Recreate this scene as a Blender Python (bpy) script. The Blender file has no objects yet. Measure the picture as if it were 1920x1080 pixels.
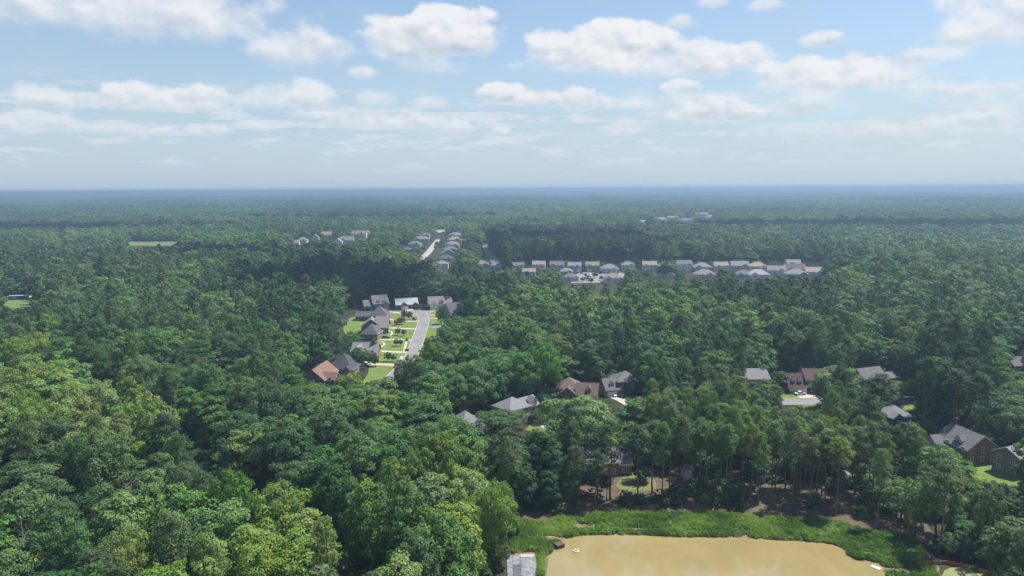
import bpy, math, random
import numpy as np
from mathutils import Vector, Matrix

# ------------------------------------------------------------------ camera, sky, sun
SC = bpy.context.scene
COL = SC.collection
F = 1370.0                       # focal length in pixels of a 1920 wide frame
CAM_H = 85.0
PITCH = math.atan((540 - 354.5) / F)
ROLL = math.radians(0.36)
SUN_EL, SUN_AZ = math.radians(60), math.radians(58)      # azimuth clockwise from +Y (the view direction)

cd = bpy.data.cameras.new('camera')
cam = bpy.data.objects.new('camera', cd); COL.objects.link(cam)
cd.sensor_width = 36.0
cd.lens = 36.0 * F / 1920.0
cd.clip_start = 1.0
cd.clip_end = 60000.0
fwd = np.array([0, math.cos(PITCH), -math.sin(PITCH)])
r0 = np.array([1.0, 0, 0]); u0 = np.cross(r0, fwd)
RIGHT = r0 * math.cos(ROLL) - u0 * math.sin(ROLL)
UP = u0 * math.cos(ROLL) + r0 * math.sin(ROLL)
cam.matrix_world = Matrix(((RIGHT[0], UP[0], -fwd[0], 0), (RIGHT[1], UP[1], -fwd[1], 0),
                           (RIGHT[2], UP[2], -fwd[2], CAM_H), (0, 0, 0, 1)))
SC.camera = cam

SC.view_settings.view_transform = 'Standard'
SC.view_settings.look = 'None'
SC.view_settings.gamma = 1.0
SC.view_settings.exposure = 0.80
SC.view_settings.use_curve_mapping = False
cy = SC.cycles
cy.max_bounces = 4; cy.diffuse_bounces = 2; cy.glossy_bounces = 2; cy.transmission_bounces = 2
cy.transparent_max_bounces = 4; cy.volume_bounces = 0
cy.use_denoising = True; cy.denoiser = 'OPENIMAGEDENOISE'; cy.denoising_input_passes = 'RGB_ALBEDO_NORMAL'; cy.denoising_prefilter = 'NONE'
cy.use_adaptive_sampling = False
cy.caustics_reflective = False; cy.caustics_refractive = False

sd = bpy.data.lights.new('sun', 'SUN')
sun = bpy.data.objects.new('sun', sd); COL.objects.link(sun)
sd.energy = 5.0; sd.angle = math.radians(0.53); sd.color = (1.0, 0.955, 0.88)
sv = Vector((math.cos(SUN_EL) * math.sin(SUN_AZ), math.cos(SUN_EL) * math.cos(SUN_AZ), math.sin(SUN_EL)))
sun.rotation_euler = sv.to_track_quat('Z', 'Y').to_euler()
sun.location = (0, 0, 400)


def ray(px, py):
    d = fwd + RIGHT * ((px - 960) / F) + UP * ((540 - py) / F)
    return d / np.linalg.norm(d)


def azel(px, py):
    d = ray(px, py)
    return math.atan2(d[0], d[1]), math.asin(d[2])


class NT:
    """small helper to write node graphs as expressions"""
    def __init__(self, tree):
        self.t = tree; self.n = tree.nodes; self.l = tree.links

    def node(self, kind, **kw):
        n = self.n.new(kind)
        for k, v in kw.items():
            setattr(n, k, v)
        return n

    def put(self, sock, v):
        if isinstance(v, bpy.types.NodeSocket):
            self.l.new(v, sock)
        else:
            sock.default_value = v

    def m(self, op, a, b=0.0, c=0.0, clamp=False):
        n = self.node('ShaderNodeMath', operation=op, use_clamp=clamp)
        self.put(n.inputs[0], a); self.put(n.inputs[1], b); self.put(n.inputs[2], c)
        return n.outputs[0]

    def ss(self, x, a, b):
        n = self.node('ShaderNodeMapRange', interpolation_type='SMOOTHSTEP')
        self.put(n.inputs[0], x); self.put(n.inputs[1], a); self.put(n.inputs[2], b)
        return n.outputs[0]

    def lin(self, x, a, b, c=0.0, d=1.0):
        n = self.node('ShaderNodeMapRange')
        self.put(n.inputs[0], x)
        for i, v in enumerate((a, b, c, d)):
            self.put(n.inputs[i + 1], v)
        return n.outputs[0]

    def vec(self, x, y, z):
        n = self.node('ShaderNodeCombineXYZ')
        for i, v in enumerate((x, y, z)):
            self.put(n.inputs[i], v)
        return n.outputs[0]

    def noise(self, v, scale, detail=3.0, rough=0.5, dist=0.0, out=0):
        n = self.node('ShaderNodeTexNoise')
        if v is not None:
            self.put(n.inputs['Vector'], v)
        n.inputs['Scale'].default_value = scale; n.inputs['Detail'].default_value = detail
        n.inputs['Roughness'].default_value = rough; n.inputs['Distortion'].default_value = dist
        return n.outputs[out]

    def mixc(self, f, a, b, mode='MIX'):
        n = self.node('ShaderNodeMix', data_type='RGBA', blend_type=mode)
        self.put(n.inputs[0], f)
        for i, v in ((6, a), (7, b)):
            self.put(n.inputs[i], v if isinstance(v, bpy.types.NodeSocket) else (v[0], v[1], v[2], 1.0))
        return n.outputs[2]

    def ramp(self, x, stops):
        n = self.node('ShaderNodeValToRGB')
        e = n.color_ramp.elements
        while len(e) < len(stops):
            e.new(0.5)
        for el, (p, c) in zip(e, stops):
            el.position = p; el.color = (c[0], c[1], c[2], 1)
        self.put(n.inputs[0], x)
        return n.outputs[0]


# clouds of the photograph: centre and half-sizes (given in the photograph's pixels, stored as azimuth and elevation), opacity, softness
CLOUDS = [
    (250, 30, 235, 62, .85, .55), (60, 20, 120, 50, .7, .6), (400, 55, 80, 40, .6, .7),
    (545, 95, 95, 40, .8, .45), (620, 95, 60, 30, .5, .6),
    (790, 85, 118, 44, 1.0, .22), (845, 55, 75, 42, 1.0, .15), (880, 80, 70, 32, .9, .25), (820, 130, 80, 22, .45, .7),
    (1080, 95, 88, 44, 1.0, .18), (1145, 88, 72, 44, 1.0, .18), (1205, 88, 62, 44, 1.0, .2), (1120, 120, 140, 28, .8, .4),
    (1330, 112, 90, 34, .9, .35), (1400, 112, 60, 30, .8, .4), (1280, 130, 150, 26, .75, .5),
    (1500, 140, 90, 30, .95, .3), (1580, 138, 70, 30, .95, .25), (1650, 140, 70, 30, .85, .35), (1560, 160, 160, 22, .7, .5),
    (1880, 45, 110, 58, .9, .45), (1820, 70, 60, 28, .7, .5), (1740, 108, 60, 18, .7, .5),
    (1540, 78, 34, 16, .9, .4), (1272, 45, 36, 17, .7, .45), (1430, 12, 30, 13, .6, .5), (1340, 8, 34, 12, .6, .5),
    (682, 140, 30, 17, .7, .5), (90, 190, 55, 24, .8, .4), (185, 193, 30, 16, .8, .45),
    (255, 183, 45, 26, .95, .25), (345, 187, 66, 26, .95, .25), (300, 200, 110, 16, .7, .5),
    (582, 190, 42, 32, .9, .3), (505, 190, 62, 28, .6, .6), (600, 218, 60, 16, .6, .6), (710, 190, 38, 20, .6, .5), (802, 195, 36, 20, .7, .45),
    (945, 178, 50, 22, 1.0, .18), (1010, 188, 48, 20, .95, .25), (1100, 190, 44, 30, .95, .22), (1150, 195, 60, 18, .5, .6),
    (1278, 166, 34, 15, .9, .25), (1345, 212, 74, 28, 1.0, .18), (1345, 190, 160, 20, .6, .6),
    (1740, 172, 50, 20, .7, .5), (1830, 178, 60, 22, .7, .5), (45, 232, 80, 24, .8, .4),
    (760, 232, 70, 17, .85, .35), (820, 232, 40, 18, .85, .35), (862, 244, 25, 15, .8, .35), (936, 250, 20, 13, .9, .3),
    (305, 248, 16, 10, .85, .35), (390, 246, 36, 14, .75, .45), (470, 238, 40, 12, .6, .5), (200, 246, 60, 14, .5, .6),
    (1760, 235, 100, 24, .75, .45), (1500, 200, 130, 22, .5, .7), (1880, 215, 70, 24, .6, .6), (1560, 250, 160, 22, .5, .6),
]


def build_world():
    w = bpy.data.worlds.new('World'); SC.world = w; w.use_nodes = True
    t = NT(w.node_tree); t.n.clear()
    out = t.node('ShaderNodeOutputWorld')
    sky = t.node('ShaderNodeTexSky', sky_type='NISHITA', sun_disc=False)
    sky.sun_elevation = SUN_EL; sky.sun_rotation = SUN_AZ
    sky.altitude = 100; sky.air_density = 1.15; sky.dust_density = 0.5; sky.ozone_density = 4.0
    tc = t.node('ShaderNodeTexCoord')
    sep = t.node('ShaderNodeSeparateXYZ'); t.l.new(tc.outputs['Generated'], sep.inputs[0])
    x, y, z = sep.outputs
    az = t.m('ARCTAN2', x, y); el = t.m('ARCSINE', z)
    # billowing edge noise in (azimuth, elevation), finer towards the horizon as clouds get farther
    vv = t.vec(az, t.m('MULTIPLY', el, 1.35), 0.0)
    def fl(v):
        return t.m('ADD', t.m('MULTIPLY', t.noise(v, 22.0, 6.0, 0.5), t.ss(el, 0.03, 0.16)), t.m('MULTIPLY', t.noise(v, 44.0, 5.0, 0.5), t.ss(el, 0.16, 0.03)))
    n1 = fl(vv)
    off = t.node('ShaderNodeVectorMath', operation='ADD'); t.put(off.inputs[0], vv); off.inputs[1].default_value = (0.005, 0.013, 0.0)
    n1b = fl(off.outputs[0])
    n0 = t.noise(vv, 9.0, 4.0, 0.5)
    pert = t.m('ADD', t.m('MULTIPLY', t.m('SUBTRACT', n1, 0.5), 1.35), t.m('MULTIPLY', t.m('SUBTRACT', n0, 0.5), 0.9))
    cover = 0.0; shade_w = 0.0
    for (cx, cyy, rx, ry, op, soft) in CLOUDS:
        a0, e0 = azel(cx, cyy)
        kx, ky = F / rx * 0.82, F / ry * 0.90
        dx = t.m('MULTIPLY', t.m('SUBTRACT', az, a0), kx)
        dy = t.m('MULTIPLY', t.m('SUBTRACT', el, e0), ky)
        dyb = t.m('MAXIMUM', t.m('MULTIPLY', dy, 0.95), t.m('MULTIPLY', dy, -1.45))
        d = t.m('SQRT', t.m('MULTIPLY_ADD', dx, dx, t.m('MULTIPLY', dyb, dyb)))
        dens = t.m('MULTIPLY', t.m('ADD', t.m('SUBTRACT', 1.0, d), pert), t.lin(dy, -.6, .5, .55, 1.4))
        a = t.m('MULTIPLY', t.ss(dens, 0.0, soft * 1.3 + 0.14), op * .95)
        base = t.m('MULTIPLY', a, t.ss(dy, 0.55, -0.75))
        # union of coverages
        cover = t.m('SUBTRACT', t.m('ADD', cover, a), t.m('MULTIPLY', cover, a))
        shade_w = t.m('ADD', t.m('MULTIPLY', shade_w, t.m('SUBTRACT', 1.0, a)), base)
    # other clouds all over the rest of the sky: a layer seen in perspective
    zc = t.m('MAXIMUM', z, 0.03)
    pv = t.vec(t.m('DIVIDE', x, zc), t.m('DIVIDE', y, zc), 0.0)
    ng = t.noise(pv, 1.1, 7.0, 0.55)
    gen = t.ss(ng, 0.54, 0.68)
    front = t.m('MULTIPLY', t.ss(t.m('ABSOLUTE', az), 0.82, 0.62), t.ss(el, 0.34, 0.25))
    gen = t.m('MULTIPLY', t.m('MULTIPLY', gen, t.m('SUBTRACT', 1.0, front)), 0.9)
    gen = t.m('MULTIPLY', gen, t.ss(z, 0.03, 0.12))
    # thin streaky sheets low down and a pale veil towards the horizon
    nv = t.noise(t.vec(t.m('MULTIPLY', az, 9.0), t.m('MULTIPLY', el, 46.0), 3.0), 1.5, 7.0, 0.6)
    band = t.m('MULTIPLY', t.ss(el, 0.16, 0.06), t.ss(el, 0.005, 0.05))
    streak = t.m('MULTIPLY', t.m('MULTIPLY', t.ss(nv, 0.43, 0.60), band), 0.8)
    nw = t.noise(t.vec(t.m('MULTIPLY', az, 4.0), t.m('MULTIPLY', el, 9.0), 7.0), 2.2, 6.0, 0.62)
    wisp = t.m('MULTIPLY', t.ss(nw, 0.42, 0.75), 0.40)
    veil = t.m('MULTIPLY', t.m('POWER', t.m('SUBTRACT', 1.0, t.m('MAXIMUM', z, 0.0)), 5.5), 0.94)
    thin = t.m('SUBTRACT', 1.0, t.m('MULTIPLY', t.m('SUBTRACT', 1.0, streak), t.m('MULTIPLY', t.m('SUBTRACT', 1.0, wisp), t.m('SUBTRACT', 1.0, veil))))
    cov = t.m('SUBTRACT', t.m('ADD', cover, gen), t.m('MULTIPLY', cover, gen))
    low = t.m('MULTIPLY', t.m('MULTIPLY', t.ss(nv, 0.47, 0.62), t.m('MULTIPLY', t.ss(el, 0.15, 0.09), t.ss(el, 0.012, 0.05))), 0.62)
    cov = t.m('SUBTRACT', t.m('ADD', cov, low), t.m('MULTIPLY', cov, low))
    relief = t.m('MULTIPLY', t.m('SUBTRACT', n1, n1b), 1.7)
    sh = t.m('SUBTRACT', t.m('MULTIPLY', shade_w, 1.0), relief, clamp=True)
    ccol = t.mixc(sh, (0.86, 0.875, 0.90), (0.44, 0.53, 0.655))
    # farther clouds take on the colour of the air
    ccol = t.mixc(t.m('MULTIPLY', t.ss(el, 0.17, 0.03), 0.62), ccol, (0.66, 0.74, 0.81))
    tcol = t.mixc(t.ss(az, -0.5, 0.6), (0.475, 0.605, 0.74), (0.515, 0.64, 0.755))
    mul = t.node('ShaderNodeVectorMath', operation='SCALE')
    t.l.new(sky.outputs[0], mul.inputs[0]); mul.inputs['Scale'].default_value = 1.0
    skyb = t.node('ShaderNodeBackground'); t.l.new(mul.outputs[0], skyb.inputs[0]); skyb.inputs[1].default_value = SKY_STRENGTH
    tb = t.node('ShaderNodeBackground'); t.l.new(tcol, tb.inputs[0]); tb.inputs[1].default_value = 0.585
    cb = t.node('ShaderNodeBackground'); t.l.new(ccol, cb.inputs[0]); cb.inputs[1].default_value = 0.585
    m1 = t.node('ShaderNodeMixShader'); t.l.new(thin, m1.inputs[0]); t.l.new(skyb.outputs[0], m1.inputs[1]); t.l.new(tb.outputs[0], m1.inputs[2])
    m2 = t.node('ShaderNodeMixShader'); t.l.new(cov, m2.inputs[0]); t.l.new(m1.outputs[0], m2.inputs[1]); t.l.new(cb.outputs[0], m2.inputs[2])
    t.l.new(m2.outputs[0], out.inputs[0])
    w.cycles.sampling_method = 'MANUAL'
    w.cycles.sample_map_resolution = 512


SKY_STRENGTH = 0.078
build_world()

RNG = np.random.default_rng(7)
random.seed(7)


# ------------------------------------------------------------------ places
def vnoise(x, y, s, seed=0):
    """smooth noise about -1..1 (a sum of rotated waves)"""
    r = np.random.default_rng(100 + seed)
    v = 0.0
    for k in range(6):
        a = r.uniform(0, 6.283); f = (2 * math.pi / s) * r.uniform(0.5, 1.6); p = r.uniform(0, 6.283)
        v = v + np.sin((x * math.cos(a) + y * math.sin(a)) * f + p)
    return v / 3.0


def sstep(a, b, x):
    t = np.clip((x - a) / (b - a), 0, 1)
    return t * t * (3 - 2 * t)


def terrain(x, y):
    d = np.hypot(x, y)
    far = sstep(1300, 5000, d)
    z = far * (8 * vnoise(x, y, 1500, 1) + 8 * vnoise(x, y, 620, 2) + 3)
    z = z + sstep(6000, 17000, d) * (26 + 8 * vnoise(x, y, 5200, 3))
    return np.minimum(z, 45)


def gp(px, py, z=None):
    """the point of the ground (or of the level z) seen at a pixel of the photograph"""
    d = ray(px, py)
    zz = 0.0 if z is None else z
    for _ in range(6):
        t = (zz - CAM_H) / d[2]
        x, y = d[0] * t, d[1] * t
        if z is not None:
            break
        zz = float(terrain(x, y))
    return np.array([x, y, zz])


def proj(x, y, z):
    vx, vy, vz = x, y, z - CAM_H
    dp = vx * fwd[0] + vy * fwd[1] + vz * fwd[2]
    a = vx * RIGHT[0] + vy * RIGHT[1] + vz * RIGHT[2]
    b = vx * UP[0] + vy * UP[1] + vz * UP[2]
    return 960 + F * a / dp, 540 - F * b / dp, dp


# ------------------------------------------------------------------ materials
MATS = {}


def mat(name, col, rough=0.8, spec=0.25, var=0.12, scale=1.5, bump=0.0, metal=0.0, col2=None, scale2=None):
    if name in MATS:
        return MATS[name]
    m = bpy.data.materials.new(name); m.use_nodes = True
    t = NT(m.node_tree); b = t.n['Principled BSDF']
    tc = t.node('ShaderNodeTexCoord')
    n = t.noise(tc.outputs['Object'], scale, 5.0, 0.6)
    c = t.mixc(t.ss(n, 0.3, 0.7), [v * (1 - var) for v in col], [min(1, v * (1 + var)) for v in col])
    if col2:
        n2 = t.noise(tc.outputs['Object'], scale2 or scale * 0.2, 4.0, 0.6)
        c = t.mixc(t.ss(n2, 0.42, 0.62), c, col2)
    t.l.new(c, b.inputs['Base Color'])
    b.inputs['Roughness'].default_value = rough
    b.inputs['Specular IOR Level'].default_value = spec
    b.inputs['Metallic'].default_value = metal
    if bump:
        bn = t.node('ShaderNodeBump'); bn.inputs['Strength'].default_value = bump; bn.inputs['Distance'].default_value = 0.1
        t.l.new(n, bn.inputs['Height']); t.l.new(bn.outputs[0], b.inputs['Normal'])
    MATS[name] = m
    return m


def leaf_mat(name, dark, mid, bright, transl=0.32):
    m = bpy.data.materials.new(name); m.use_nodes = True
    t = NT(m.node_tree); b = t.n['Principled BSDF']; out = t.n['Material Output']
    at = t.node('ShaderNodeAttribute', attribute_type='INSTANCER', attribute_name='tone')
    lv = t.node('ShaderNodeAttribute', attribute_type='GEOMETRY', attribute_name='lv')
    geo = t.node('ShaderNodeNewGeometry')
    k = t.m('ADD', at.outputs['Fac'], t.m('ADD', t.m('MULTIPLY', t.m('SUBTRACT', geo.outputs['Random Per Island'], 0.5), 0.34), lv.outputs['Fac']), clamp=True)
    c = t.ramp(k, [(0.0, dark), (0.5, mid), (1.0, bright)])
    oi = t.node('ShaderNodeObjectInfo')
    hs = t.node('ShaderNodeHueSaturation')
    w1 = t.node('ShaderNodeTexWhiteNoise', noise_dimensions='1D'); t.l.new(oi.outputs['Random'], w1.inputs['W'])
    t.l.new(t.lin(oi.outputs['Random'], 0, 1, .480, .530), hs.inputs['Hue']); t.l.new(t.lin(w1.outputs[0], 0, 1, .86, 1.22), hs.inputs['Saturation'])
    t.l.new(c, hs.inputs['Color']); c = hs.outputs[0]
    t.l.new(c, b.inputs['Base Color'])
    b.inputs['Roughness'].default_value = 0.6
    b.inputs['Specular IOR Level'].default_value = 0.18
    tr = t.node('ShaderNodeBsdfTranslucent')
    tc = t.mixc(1.0, c, (1.15, 1.2, 0.6), 'MULTIPLY'); t.l.new(tc, tr.inputs[0])
    mx = t.node('ShaderNodeMixShader'); mx.inputs[0].default_value = transl
    t.l.new(b.outputs[0], mx.inputs[1]); t.l.new(tr.outputs[0], mx.inputs[2]); t.l.new(mx.outputs[0], out.inputs[0])
    MATS[name] = m
    return m


LEAF = leaf_mat('broad_leaf', (0.029, 0.068, 0.030), (0.088, 0.166, 0.054), (0.210, 0.295, 0.078))
NEEDLE = leaf_mat('pine_needle', (0.024, 0.050, 0.027), (0.084, 0.142, 0.052), (0.175, 0.245, 0.080), 0.3)
REDLEAF = leaf_mat('red_leaf', (0.06, 0.03, 0.025), (0.12, 0.05, 0.04), (0.2, 0.09, 0.06))
PINKLEAF = leaf_mat('pink_blossom', (0.12, 0.06, 0.05), (0.25, 0.13, 0.11), (0.36, 0.2, 0.16))
REED = leaf_mat('reed_blade', (0.045, 0.10, 0.024), (0.135, 0.235, 0.048), (0.31, 0.40, 0.10), 0.5)
BARK = mat('bark', (0.13, 0.105, 0.085), 0.95, 0.1, 0.3, 3.0)
PBARK = mat('pine_bark', (0.20, 0.155, 0.125), 0.95, 0.1, 0.3, 3.0)
TRIM = mat('white_trim', (0.72, 0.72, 0.70), 0.6, 0.3, 0.04)
GLASS = mat('window_glass', (0.025, 0.03, 0.038), 0.08, 0.6, 0.2)
ASPHALT = mat('asphalt', (0.20, 0.20, 0.205), 0.9, 0.2, 0.10, 0.25, col2=(0.17, 0.17, 0.175), scale2=0.08)
CONCRETE = mat('concrete', (0.38, 0.345, 0.29), 0.9, 0.2, 0.10, 0.5)
TIRE = mat('tyre_rubber', (0.02, 0.02, 0.02), 0.9, 0.1)
CHROME = mat('wheel_metal', (0.4, 0.4, 0.42), 0.35, 0.5, 0.05, metal=0.6)
LENS = mat('lamp_lens', (0.75, 0.75, 0.72), 0.2, 0.5, 0.02)
REDLENS = mat('red_lens', (0.35, 0.02, 0.02), 0.2, 0.5, 0.02)


# ------------------------------------------------------------------ mesh helpers
class MB:
    def __init__(self):
        self.v = []; self.f = []; self.mi = []

    def add(self, vs, fs, mi=0):
        o = len(self.v)
        self.v.extend([tuple(map(float, p)) for p in vs])
        for f in fs:
            self.f.append(tuple(i + o for i in f)); self.mi.append(mi)

    def box(self, x0, y0, z0, x1, y1, z1, mi=0):
        self.add([(x0, y0, z0), (x1, y0, z0), (x1, y1, z0), (x0, y1, z0), (x0, y0, z1), (x1, y0, z1), (x1, y1, z1), (x0, y1, z1)],
                 [(0, 3, 2, 1), (4, 5, 6, 7), (0, 1, 5, 4), (1, 2, 6, 5), (2, 3, 7, 6), (3, 0, 4, 7)], mi)

    def tube(self, pts, rads, n=6, mi=0, cap=True):
        pts = [np.array(p, float) for p in pts]
        rings = []
        for i, p in enumerate(pts):
            d = pts[min(i + 1, len(pts) - 1)] - pts[max(i - 1, 0)]
            d = d / (np.linalg.norm(d) + 1e-9)
            a = np.cross(d, (0.31, 0.95, 0.05)); a /= np.linalg.norm(a) + 1e-9
            b = np.cross(d, a)
            rings.append([p + (a * math.cos(2 * math.pi * k / n) + b * math.sin(2 * math.pi * k / n)) * rads[i] for k in range(n)])
        vs = [q for r in rings for q in r]; fs = []
        for i in range(len(pts) - 1):
            for k in range(n):
                k2 = (k + 1) % n
                fs.append((i * n + k, i * n + k2, (i + 1) * n + k2, (i + 1) * n + k))
        if cap:
            fs.append(tuple(range((len(pts) - 1) * n, len(pts) * n)))
            fs.append(tuple(reversed(range(n))))
        self.add(vs, fs, mi)

    def mesh(self, name, mats, smooth=False):
        me = bpy.data.meshes.new(name)
        me.from_pydata(self.v, [], self.f)
        for m in (mats if isinstance(mats, (list, tuple)) else [mats]):
            me.materials.append(m)
        me.polygons.foreach_set('material_index', self.mi)
        if smooth:
            me.polygons.foreach_set('use_smooth', [True] * len(self.f))
        me.update()
        return me

    def build(self, name, mats, parent=None, smooth=False):
        return link(name, self.mesh(name, mats, smooth), parent)


def link(name, me, parent=None, loc=None, rotz=None):
    o = bpy.data.objects.new(name, me); COL.objects.link(o)
    if parent is not None:
        o.parent = parent
    if loc is not None:
        o.location = loc
    if rotz is not None:
        o.rotation_euler = (0, 0, rotz)
    return o


def thing(name, label, cat, loc, rotz=0.0, group=None):
    o = bpy.data.objects.new(name, None); COL.objects.link(o)
    o.empty_display_size = 0.3
    o.location = loc; o.rotation_euler = (0, 0, rotz)
    return tag(o, label, cat, group)


def tag(o, label, cat, group=None):
    o['label'] = label; o['category'] = cat
    if group:
        o['group'] = group
    return o


def structure(o):
    o['kind'] = 'structure'
    return o


def poly_sheet(name, pts, z, m, parent=None, sub=0):
    """a flat sheet over a ground polygon (x, y points)"""
    mb = MB()
    mb.add([(p[0], p[1], (p[2] if len(p) > 2 else 0) + z) for p in pts], [tuple(range(len(pts)))])
    o = mb.build(name, m, parent)
    return o


_ZC = {}


def layer(z):
    _ZC[z] = _ZC.get(z, -1) + 1
    return z + .002 * _ZC[z]


def px_sheet(name, pxs, z, m, smooth_n=0):
    pts = [gp(a, b) for a, b in pxs]
    # wind counter-clockwise so that the sheet faces up
    ar = sum(pts[i][0] * pts[(i + 1) % len(pts)][1] - pts[(i + 1) % len(pts)][0] * pts[i][1] for i in range(len(pts)))
    if ar < 0:
        pts = pts[::-1]
    for _ in range(smooth_n):
        q = []
        for i in range(len(pts)):
            a, b = pts[i], pts[(i + 1) % len(pts)]
            q += [a * .75 + b * .25, a * .25 + b * .75]
        pts = q
    return structure(poly_sheet(name, pts, layer(z), m))


def ribbon(name, pxs, width, z, m, ground_pts=None, kerb=None):
    """a road: a strip of constant width along a centre line given by ground pixels"""
    z = layer(z)
    pts = ground_pts if ground_pts is not None else [gp(a, b) for a, b in pxs]
    for _ in range(2):
        q = [pts[0]]
        for i in range(len(pts) - 1):
            q += [pts[i] * .75 + pts[i + 1] * .25, pts[i] * .25 + pts[i + 1] * .75]
        q.append(pts[-1]); pts = q
    mb = MB(); L = []; R = []
    for i in range(len(pts)):
        d = pts[min(i + 1, len(pts) - 1)] - pts[max(i - 1, 0)]
        d = d[:2] / (np.linalg.norm(d[:2]) + 1e-9); nrm = np.array([-d[1], d[0]])
        L.append((*(pts[i][:2] + nrm * width / 2), pts[i][2] + z)); R.append((*(pts[i][:2] - nrm * width / 2), pts[i][2] + z))
    n = len(pts)
    mb.add(R + L, [(i, i + 1, n + i + 1, n + i) for i in range(n - 1)])
    o = structure(mb.build(name, m))
    if kerb:
        kb = MB()
        for S, s in ((L, 1), (R, -1)):
            for i in range(n - 1):
                a, b = np.array(S[i]), np.array(S[i + 1])
                d = (b - a)[:2]; ln = np.linalg.norm(d)
                if ln < 1e-6:
                    continue
                nn = np.array([-d[1], d[0]]) / ln * s
                q = [a[:2], b[:2], b[:2] + nn * .35, a[:2] + nn * .35]
                if s < 0:
                    q = q[::-1]
                kb.add([(*p, a[2] - 0.02) for p in q] + [(*p, a[2] + 0.1) for p in q],
                       [(4, 5, 6, 7), (0, 1, 5, 4), (1, 2, 6, 5), (2, 3, 7, 6), (3, 0, 4, 7)])
        structure(kb.build('kerb', kerb))
    return o


def leaf_mesh(name, C, N, S, asp, m, lv, extra=None, up=None):
    """many leaf-sized quads: centres, normals, sizes, aspect; lv = per-leaf colour offset. extra: an MB with bark"""
    n = len(C)
    T = RNG.normal(size=(n, 3)) if up is None else up
    T = T - N * (T * N).sum(1, keepdims=True); T /= np.linalg.norm(T, axis=1, keepdims=True) + 1e-9
    B = np.cross(N, T)
    a = T * (S * 0.5)[:, None]; b = B * (S * 0.5 * asp)[:, None]
    V = np.empty((n, 4, 3), np.float32)
    V[:, 0] = C - a * 1.05; V[:, 1] = C - a * 0.05 - b; V[:, 2] = C + a * 1.05; V[:, 3] = C + a * 0.1 + b
    V = V.reshape(-1, 3)
    ev = np.array(extra.v, np.float32).reshape(-1, 3) if extra else np.zeros((0, 3), np.float32)
    ef = extra.f if extra else []
    me = bpy.data.meshes.new(name)
    me.vertices.add(4 * n + len(ev))
    me.vertices.foreach_set('co', np.concatenate([V, ev]).ravel())
    li = np.concatenate([np.arange(4 * n, dtype=np.int32), np.array([i + 4 * n for f in ef for i in f], np.int32)])
    ls = np.concatenate([np.arange(n, dtype=np.int32) * 4, 4 * n + np.cumsum([0] + [len(f) for f in ef[:-1]]).astype(np.int32)]) if ef else np.arange(n, dtype=np.int32) * 4
    me.loops.add(len(li)); me.loops.foreach_set('vertex_index', li)
    me.polygons.add(n + len(ef)); me.polygons.foreach_set('loop_start', ls.astype(np.int32))
    me.materials.append(m)
    if ef:
        me.materials.append(extra.mat)
        mi = np.zeros(n + len(ef), np.int32); mi[n:] = 1
        me.polygons.foreach_set('material_index', mi)
    at = me.attributes.new('lv', 'FLOAT', 'POINT')
    at.data.foreach_set('value', np.concatenate([np.repeat(lv, 4), np.zeros(len(ev))]).astype(np.float32))
    me.update(calc_edges=True)
    me.validate()
    return me


def unit(v):
    return v / (np.linalg.norm(v, axis=-1, keepdims=True) + 1e-9)


def broad_crown(seed, H, R, nl, per, leaf, base=0.22, squat=1.0, pointed=0.0, jit=.42, lob=(.16, .37)):
    """lobes of leaves on an uneven envelope. Returns C, N, S, lv, lobe centres"""
    r = np.random.default_rng(seed)
    zc = H * (base + 1) / 2 * 0.98; rz = H * (1 - base) / 2 * squat
    i = np.arange(nl) + 0.5
    ph = i * 2.399963 + r.uniform(0, 6.28)
    cz = np.clip(1 - 1.78 * i / nl + r.normal(0, .06, nl), -1, 1)
    d = np.stack([np.cos(ph) * np.sqrt(1 - cz**2), np.sin(ph) * np.sqrt(1 - cz**2), cz], 1)
    a1, a2 = r.uniform(0, 6.28, 2)
    wob = 1 + 0.16 * np.sin(2 * ph + a1) + 0.12 * np.sin(3 * ph + a2 + 2 * cz)
    k = r.uniform(0.50, 0.98, nl) * wob
    k[r.random(nl) < 0.16] *= 1.14
    shp = 1 - pointed * np.clip(cz, 0, 1)
    fl = (1 - np.abs(cz) ** 2.7) ** (1 / 2.7) / np.maximum(np.sqrt(1 - cz ** 2), .15)
    shp = shp * np.clip(fl, .9, 1.6)
    P = np.stack([d[:, 0] * R * k * shp, d[:, 1] * R * k * shp, zc + d[:, 2] * rz * np.where(cz > 0, r.uniform(.7, 1.0, nl), .9)], 1)
    rl = R * r.uniform(lob[0], lob[1], nl) * (1 - 0.25 * np.clip(cz, 0, 1))
    lo = unit(d * np.array([1, 1, 0.9]) + np.array([0, 0, .25]))
    C = []; N = []; LV = []
    for j in range(nl):
        m = int(per * (rl[j] / (R * 0.28)) ** 2)
        q = unit(r.normal(size=(m * 2, 3)))
        q = q[(q @ lo[j]) > -0.35][:m]
        m = len(q)
        rad = rl[j] * r.uniform(0.62, 1.12, m)
        c = P[j] + q * rad[:, None] * np.array([1, 1, .78])
        C.append(c); N.append(unit(q * .8 + lo[j] * .35 + np.array([0, 0, .35]) + r.normal(0, jit, (m, 3))))
        LV.append(np.full(m, r.normal(0, .07)))
    # inner leaves close the view through the crown
    m = int(nl * per * 0.12)
    q = unit(r.normal(size=(m, 3)))
    C.append(np.array([0, 0, zc]) + q * np.array([R * .62, R * .62, rz * .72]) * r.uniform(.5, 1, (m, 1)) ** .5); N.append(unit(q + r.normal(0, .6, (m, 3)))); LV.append(np.full(m, -.04))
    C = np.concatenate(C); N = np.concatenate(N); LV = np.concatenate(LV)
    S = leaf * r.uniform(.5, 1.45, len(C))
    return C, N, S, LV, P


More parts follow.
